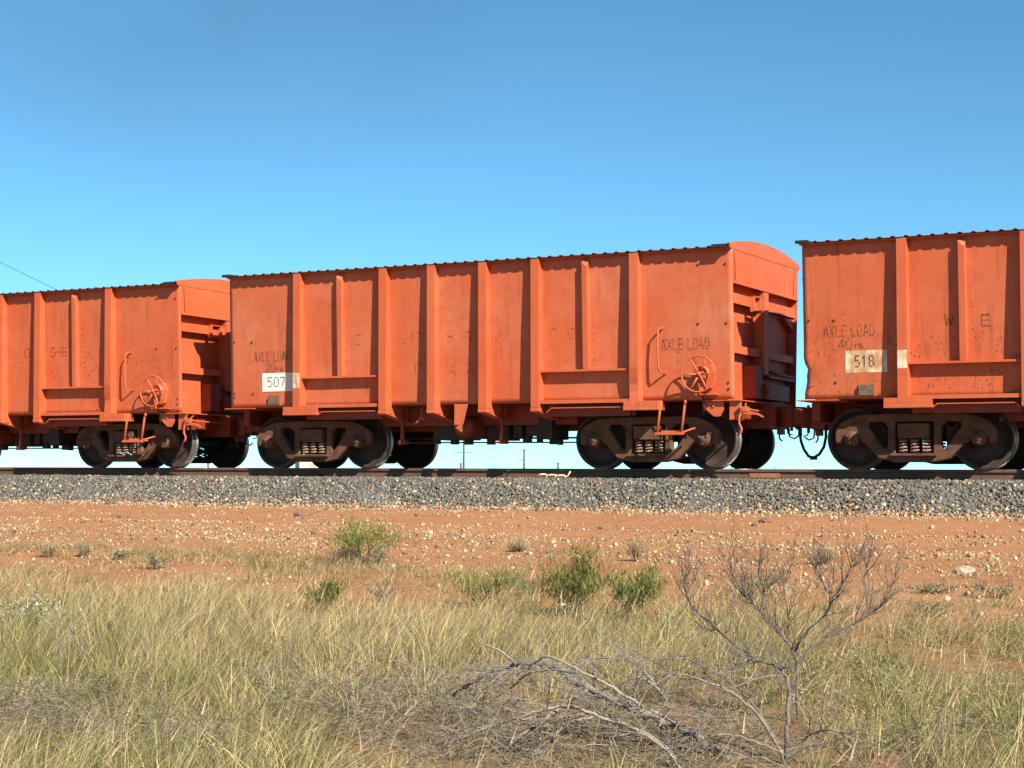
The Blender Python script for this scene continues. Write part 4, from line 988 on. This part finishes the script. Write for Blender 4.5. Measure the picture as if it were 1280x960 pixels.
shrub('green_shrub', 455, 706, .50, .42, 18, 2500, .045, .010, [(.15, .19, .045), (.20, .225, .055), (.11, .145, .038), (.24, .25, .075)], 'small leafy green shrub alone on the pebbly dirt', 'shrub', 41, .5, crown0=.4)
shrub('green_bush', 718, 772, .52, .32, 22, 2000, .065, .008, [(.11, .13, .036), (.15, .16, .045), (.085, .10, .03), (.20, .19, .065)], 'dense olive green bush with upright narrow leaves', 'bush', 42, 1.0)
shrub('leaning_green_bush', 790, 778, .40, .24, 20, 1000, .075, .008, [(.13, .16, .045), (.17, .19, .055), (.10, .12, .035)], 'lower dark green bush leaning against the dense olive bush', 'bush', 43, .9)
shrub('wispy_green_bush', 603, 758, .32, .36, 24, 900, .09, .006, [(.19, .21, .07), (.25, .25, .10), (.14, .16, .05)], 'wispy green bush with grassy leaves in dry grass', 'bush', 44, 1.1)
shrub('low_green_plant', 402, 764, .24, .16, 14, 900, .06, .009, GL, 'low green plant at the edge of a bare red patch', 'plant', 45, .8)
shrub('white_flowered_bush', 30, 800, .33, .36, 26, 3000, .022, .018, [(.40, .40, .27), (.46, .46, .33), (.22, .25, .13), (.30, .32, .19)], 'pale bush covered in small whitish flowers', 'bush', 46, .4, flat=1.0)
GG = [(.18, .19, .12), (.24, .24, .16), (.13, .15, .09)]
for i, (u, v, h, r_, lab) in enumerate([(1166, 742, .10, .22, 'flat grey green weed on bare dirt near the pale stone'), (1163, 772, .13, .17, 'grey green weed with a pale broken leaf on bare dirt'), (1242, 748, .12, .20, 'spreading grey green weed at the edge of the dry grass'),
        (197, 712, .16, .18, 'rounded grey green tussock on the pebbly dirt'), (150, 700, .09, .09, 'small dark green weed beside the grey green tussock'), (478, 752, .14, .16, 'dusty green weed below the leafy green shrub'), (470, 706, .20, .16, 'grey leafed weed at the foot of the leafy green shrub'), (955, 745, .28, .22, 'grey green regrowth behind the leafless dead shrub'), (660, 745, .16, .14, 'dusty grey weed beside the wispy green bush')]):
    shrub('grey_green_weed', u, v, h, r_, 12, 420, .035, .010, GG, lab, 'weed', 60+i, .5, 'weeds scattered on the dirt', .9)
DG = [(.42, .32, .18), (.36, .26, .15), (.30, .23, .15)]
for i, (u, v, h, r_, lab) in enumerate([(60, 697, .14, .16, 'low brown dead tussock on the pebbles'), (105, 696, .12, .10, 'dark brown dead tussock touching the low brown one'), (795, 702, .20, .10, 'dry upright tussock between the olive bush and the pebble windrow'), (648, 690, .08, .14, 'flat straw tussock on red dirt'), (1028, 706, .14, .14, 'straw tussock behind the twigs of the dead shrub'), (430, 706, .16, .16, 'brown dead tuft beside the leafy green shrub'), (525, 628, .22, .07, 'lone dry weed growing out of the ballast slope')]):
    shrub('dry_tussock', u, v if v > 640 else v, h, r_, 16, 420, .10, .005, DG if v > 640 else [(.27, .26, .14), (.34, .30, .16)], lab, 'tussock', 80+i, 1.2, 'dry tussocks on the dirt', .5, (.3, .24, .15), .1)
# broad leafed seedlings
def seedling(u, v, n_, ln, lab, seed):
    r = random.Random(seed); b = gpt(u, v); mb = MB()
    for k in range(n_):
        a = k*6.283/n_+r.uniform(-.3, .3); el = r.uniform(.5, 1.1); L = ln*r.uniform(.7, 1.2); d = np.array([math.cos(a)*math.cos(el), math.sin(a)*math.cos(el), math.sin(el)]); s_ = np.array([-math.sin(a), math.cos(a), 0]); nn = np.cross(d, s_)
        prof_ = [(0, .05), (.2, .16), (.5, .24), (.8, .15), (1, .01)]
        V = []
        for t, w2 in prof_: c = d*L*t-np.array([0, 0, .25*L*t*t])+np.array([0, 0, .09]); V += [c-s_*w2*L+nn*.02*L, c-nn*.02*L, c+s_*w2*L+nn*.02*L]
        mb.add(V, [q for j in range(4) for q in ((3*j, 3*j+1, 3*j+4, 3*j+3), (3*j+1, 3*j+2, 3*j+5, 3*j+4))], True)
    me = mb.mesh('leaf', mat_simple('grey_green_leaf_'+str(seed), (.26, .32, .22), .2, 30, .6)); root = empty('broad_leafed_seedling', tuple(b)); link('leaf', me, None, root)
    m2 = MB(); m2.tube([(0, 0, -.02), (.01, 0, .05), (0, 0, .10)], [.008, .006, .005], 6); m2.build('stem', me.materials[0], root)
    tag(root, lab, 'seedling', 'broad leafed seedlings in the grass')
seedling(836, 796, 7, .10, 'blue green broad leafed seedling beside the lower dark green bush', 5)
seedling(705, 776, 6, .08, 'blue green broad leafed seedling inside the dense olive bush', 6)

# weeds behind the rails
for i, (u, lab) in enumerate(((912, 'small green weed behind the rail by the wheel'), (962, 'sprig of green weed standing behind the rail between wheels'))):
    p = at(u, 588, 29.2); rootw = empty('trackside_weed', (p[0], p[1], -.62)); W_ = Wood(100+i); r = random.Random(i)
    V_ = []; base = []; 
    for k in range(9):
        a = r.uniform(0, 6.283); pts = [np.array([0, 0, 0]), np.array([math.cos(a)*.06, math.sin(a)*.06, .35]), np.array([math.cos(a)*.2, math.sin(a)*.2, .58+r.uniform(0, .13)])]
        W_.limb(pts, .006, .003, 4); base += [pts[1]*(1-t)+pts[2]*t for t in np.linspace(0, 1, 14)]
    W_.build('stem', (0, 0, 0), (.2, .2, .1)).parent = rootw
    base = np.array(base); N = len(base); dr = rng.normal(size=(N, 3))*.03+np.array([0, 0, .02])
    V, Fq, C = ribbons(base, dr, dr[:, 2], np.full(N, .012), np.ones(N), np.array([.22, .25, .08])*rng.uniform(.6, 1.3, N)[:, None], None, 3)
    link('foliage', np_mesh('foliage', V, Fq, C), M_leaf, rootw); tag(rootw, lab, 'weed', 'weeds behind the rails')
# pale scrap by the rail
p = at(690, 594.5, 27.6); mb = MB()
for k in range(3):
    c0 = -.16+.16*k
    mb.tube([(c0+.07*math.cos(a), .03*math.sin(2*a), .035+.04*math.sin(a)*(1-.2*k)) for a in np.linspace(-.4, 5.2, 12)], .012, 5)
mb.tube([(.22, 0, 0), (.27, .02, .06), (.31, .02, .12)], .011, 5)
o = mb.build('torn_strap', mat_simple('pale_scrap', (.66, .56, .38), .2, 20, .8)); o.location = (p[0], -.86, -.165); tag(o, 'pale curled strap lying against the rail', 'scrap')

# ------------------------------------------------------------------ far background
def gz_far(p): return float(ground_z(p[0], p[1]))
def power_pole(u, d, top_v, arm_v, arm_px, label, second=None):
    b = at(u, 590, d); zg = gz_far(b); root = empty('power_pole', (b[0], b[1], zg)); k = d/F_PX
    H = at(u, top_v, d)[2]-zg; r_ = 1.35*k
    mb = MB(); mb.tube([(0, 0, -.3), (0, 0, H)], [r_*1.15, r_*.85], 8); mb.build('pole', M_wood, root)
    for (vv, l, r2) in arm_px:
        z = at(u, vv, d)[2]-zg; mb = MB(); a, c = -l*k, r2*k
        mb.hexa([(rt[0]*a-.1*k, rt[1]*a-.35*k, z-.4*k), (rt[0]*c-.1*k, rt[1]*c-.35*k, z-.4*k), (rt[0]*c, rt[1]*c+.35*k, z-.4*k), (rt[0]*a, rt[1]*a+.35*k, z-.4*k), (rt[0]*a-.1*k, rt[1]*a-.35*k, z+.4*k), (rt[0]*c-.1*k, rt[1]*c-.35*k, z+.4*k), (rt[0]*c, rt[1]*c+.35*k, z+.4*k), (rt[0]*a, rt[1]*a+.35*k, z+.4*k)])
        for q_ in (a*.92, a*.45, c*.45, c*.92): mb.tube([(rt[0]*q_, rt[1]*q_, z+.4*k), (rt[0]*q_, rt[1]*q_, z+1.2*k)], .3*k, 6)
        mb.build('crossarm', M_wood, root)
    return tag(root, label, 'pole', 'power poles beyond the train')
power_pole(579.5, 400, 548, 0, [(565.3, 11.5, 11.5)], 'timber power pole with one wide crossarm beyond the wagon')
power_pole(655, 420, 562, 0, [(562.6, 2.2, 2.2), (575.3, 8.5, 0)], 'slim power pole with a one sided lower arm')
power_pole(697.5, 620, 578.5, 0, [(579.2, 2, 2)], 'tiny far pole with a short top bar')
power_pole(576, 300, 579.3, 0, [(579.8, 2.5, 1.5)], 'short marker post with small head beside the crossarm pole')
power_pole(260, 260, 578, 0, [], 'bare thin post far behind the wagon couplings')
def tower(u, d, top_v, base_half, lab):
    b = at(u, 590, d); zg = gz_far(b); root = empty('lattice_tower', (b[0], b[1], zg)); H = at(u, top_v, d)[2]-zg; k = d/F_PX; mb = MB()
    R = lambda z: base_half*(1-.72*z/H); r_ = .13*k*1.4
    cs = [(-1, -1), (1, -1), (1, 1), (-1, 1)]
    pt = lambda c, z: np.array([c[0]*R(z), c[1]*R(z), z])
    for c in cs: mb.tube([pt(c, -.3), pt(c, H)], r_, 4)
    lv = np.linspace(0, H, 9)
    for j in range(8):
        for q_ in range(4):
            c, e2 = cs[q_], cs[(q_+1) % 4]; mb.tube([pt(c, lv[j]), pt(e2, lv[j+1])], r_*.7, 4); mb.tube([pt(e2, lv[j]), pt(c, lv[j+1])], r_*.7, 4)
    mb.build('lattice', M_galv, root)
    mb = MB()
    for z, l in ((H*.80, base_half*1.7), (H*.92, base_half*1.4)): mb.tube([(-l, 0, z), (0, 0, z+.5), (l, 0, z)], r_, 4)
    mb.build('crossarm', M_galv, root); return tag(root, lab, 'tower', 'transmission towers beyond the train')
tower(617.5, 1100, 520, 2.1, 'pale lattice transmission tower between the two power poles')
tower(328, 1500, 560, 2.6, 'faint lattice transmission tower seen between wagon wheels')
# wires strung from the crossarm pole
for i, (dz, u2, v2) in enumerate(((566, 420, 570), (566, 690, 577), (571, 640, 583))):
    a = at(579.5, dz, 400); c = at(u2, v2, 420); m_ = (a+c)/2; m_[2] -= 1.0
    mb = MB(); mb.tube([p_ for p_ in smooth_line([a, m_, c], 8)], .035, 4); o = mb.build('power_line', M_galv); tag(o, ['power line running towards the wheel from the wide crossarm', 'power line sagging from the wide crossarm towards the slim pole', 'lower service line falling from the crossarm pole'][i], 'wire', 'power lines beyond the train')
a = at(-260, 201, 62); c = at(60, 357, 66); e2 = at(330, 492, 70)
mb = MB(); mb.tube([a, c, e2], .009, 5); o = mb.build('stay_wire', M_black); tag(o, 'thin dark wire slanting down behind the train roof', 'wire')
# relay hut
b = at(382.5, 590, 200); zg = gz_far(b); root = empty('relay_hut', (b[0], b[1], zg)); H = at(382.5, 575.2, 200)[2]-zg
root.rotation_euler = (0, 0, YAW+.45)
mb = MB(); mb.box(-1.05, 1.05, -.75, .75, 0, H-.1); mb.build('wall', M_hut, root)
mb = MB(); mb.prism([(-.85, H-.1), (.85, H-.1), (.85, H-.04), (0, H+.05), (-.85, H-.04)], -1.15, 1.15, 0); mb.build('roof', M_hut, root)
mb = MB(); mb.box(.15, .85, -.79, -.752, .1, H-.4); mb.build('door', M_hutdoor, root)
tag(root, 'cream relay hut seen under the wagon bogie', 'hut')

# ------------------------------------------------------------------ thin diesel smoke drifting above the train
def smoke():
    c = at(270, 60, 60); bm = bmesh.new(); bmesh.ops.create_icosphere(bm, subdivisions=3, radius=1)
    for v_ in bm.verts: v_.co = Vector((v_.co.x*13.0, v_.co.y*6.0, v_.co.z*5.6))
    me = bpy.data.meshes.new('diesel_smoke'); bm.to_mesh(me); bm.free()
    t = NT('diesel_smoke'); tc = t.n('ShaderNodeTexCoord'); mp = t.n('ShaderNodeMapping'); mp.inputs['Scale'].default_value = (1/13.0, 1/6.0, 1/5.6); t.l(tc.outputs['Object'], mp.inputs[0])
    ln = t.n('ShaderNodeVectorMath', operation='LENGTH'); t.l(mp.outputs[0], ln.inputs[0])
    fall = t.ramp(ln.outputs['Value'], .15, 1.0, (1, 1, 1, 1), (0, 0, 0, 1))
    nz = t.ramp(t.noise(tc.outputs['Object'], .20, 3, .55), .36, .66)
    d = t.math('MULTIPLY', t.math('MULTIPLY', fall, nz), .038)
    vol = t.n('ShaderNodeVolumePrincipled'); vol.inputs['Color'].default_value = (.13, .13, .14, 1); t.l(d, vol.inputs['Density'])
    t.l(vol.outputs[0], t.out.inputs['Volume'])
    o = link('diesel_smoke', me, t.m); o.location = tuple(c); o.rotation_euler = (0, 0, YAW)
    tag(o, 'faint brownish diesel smoke drifting in the sky above the train', 'smoke', kind='stuff')
smoke()
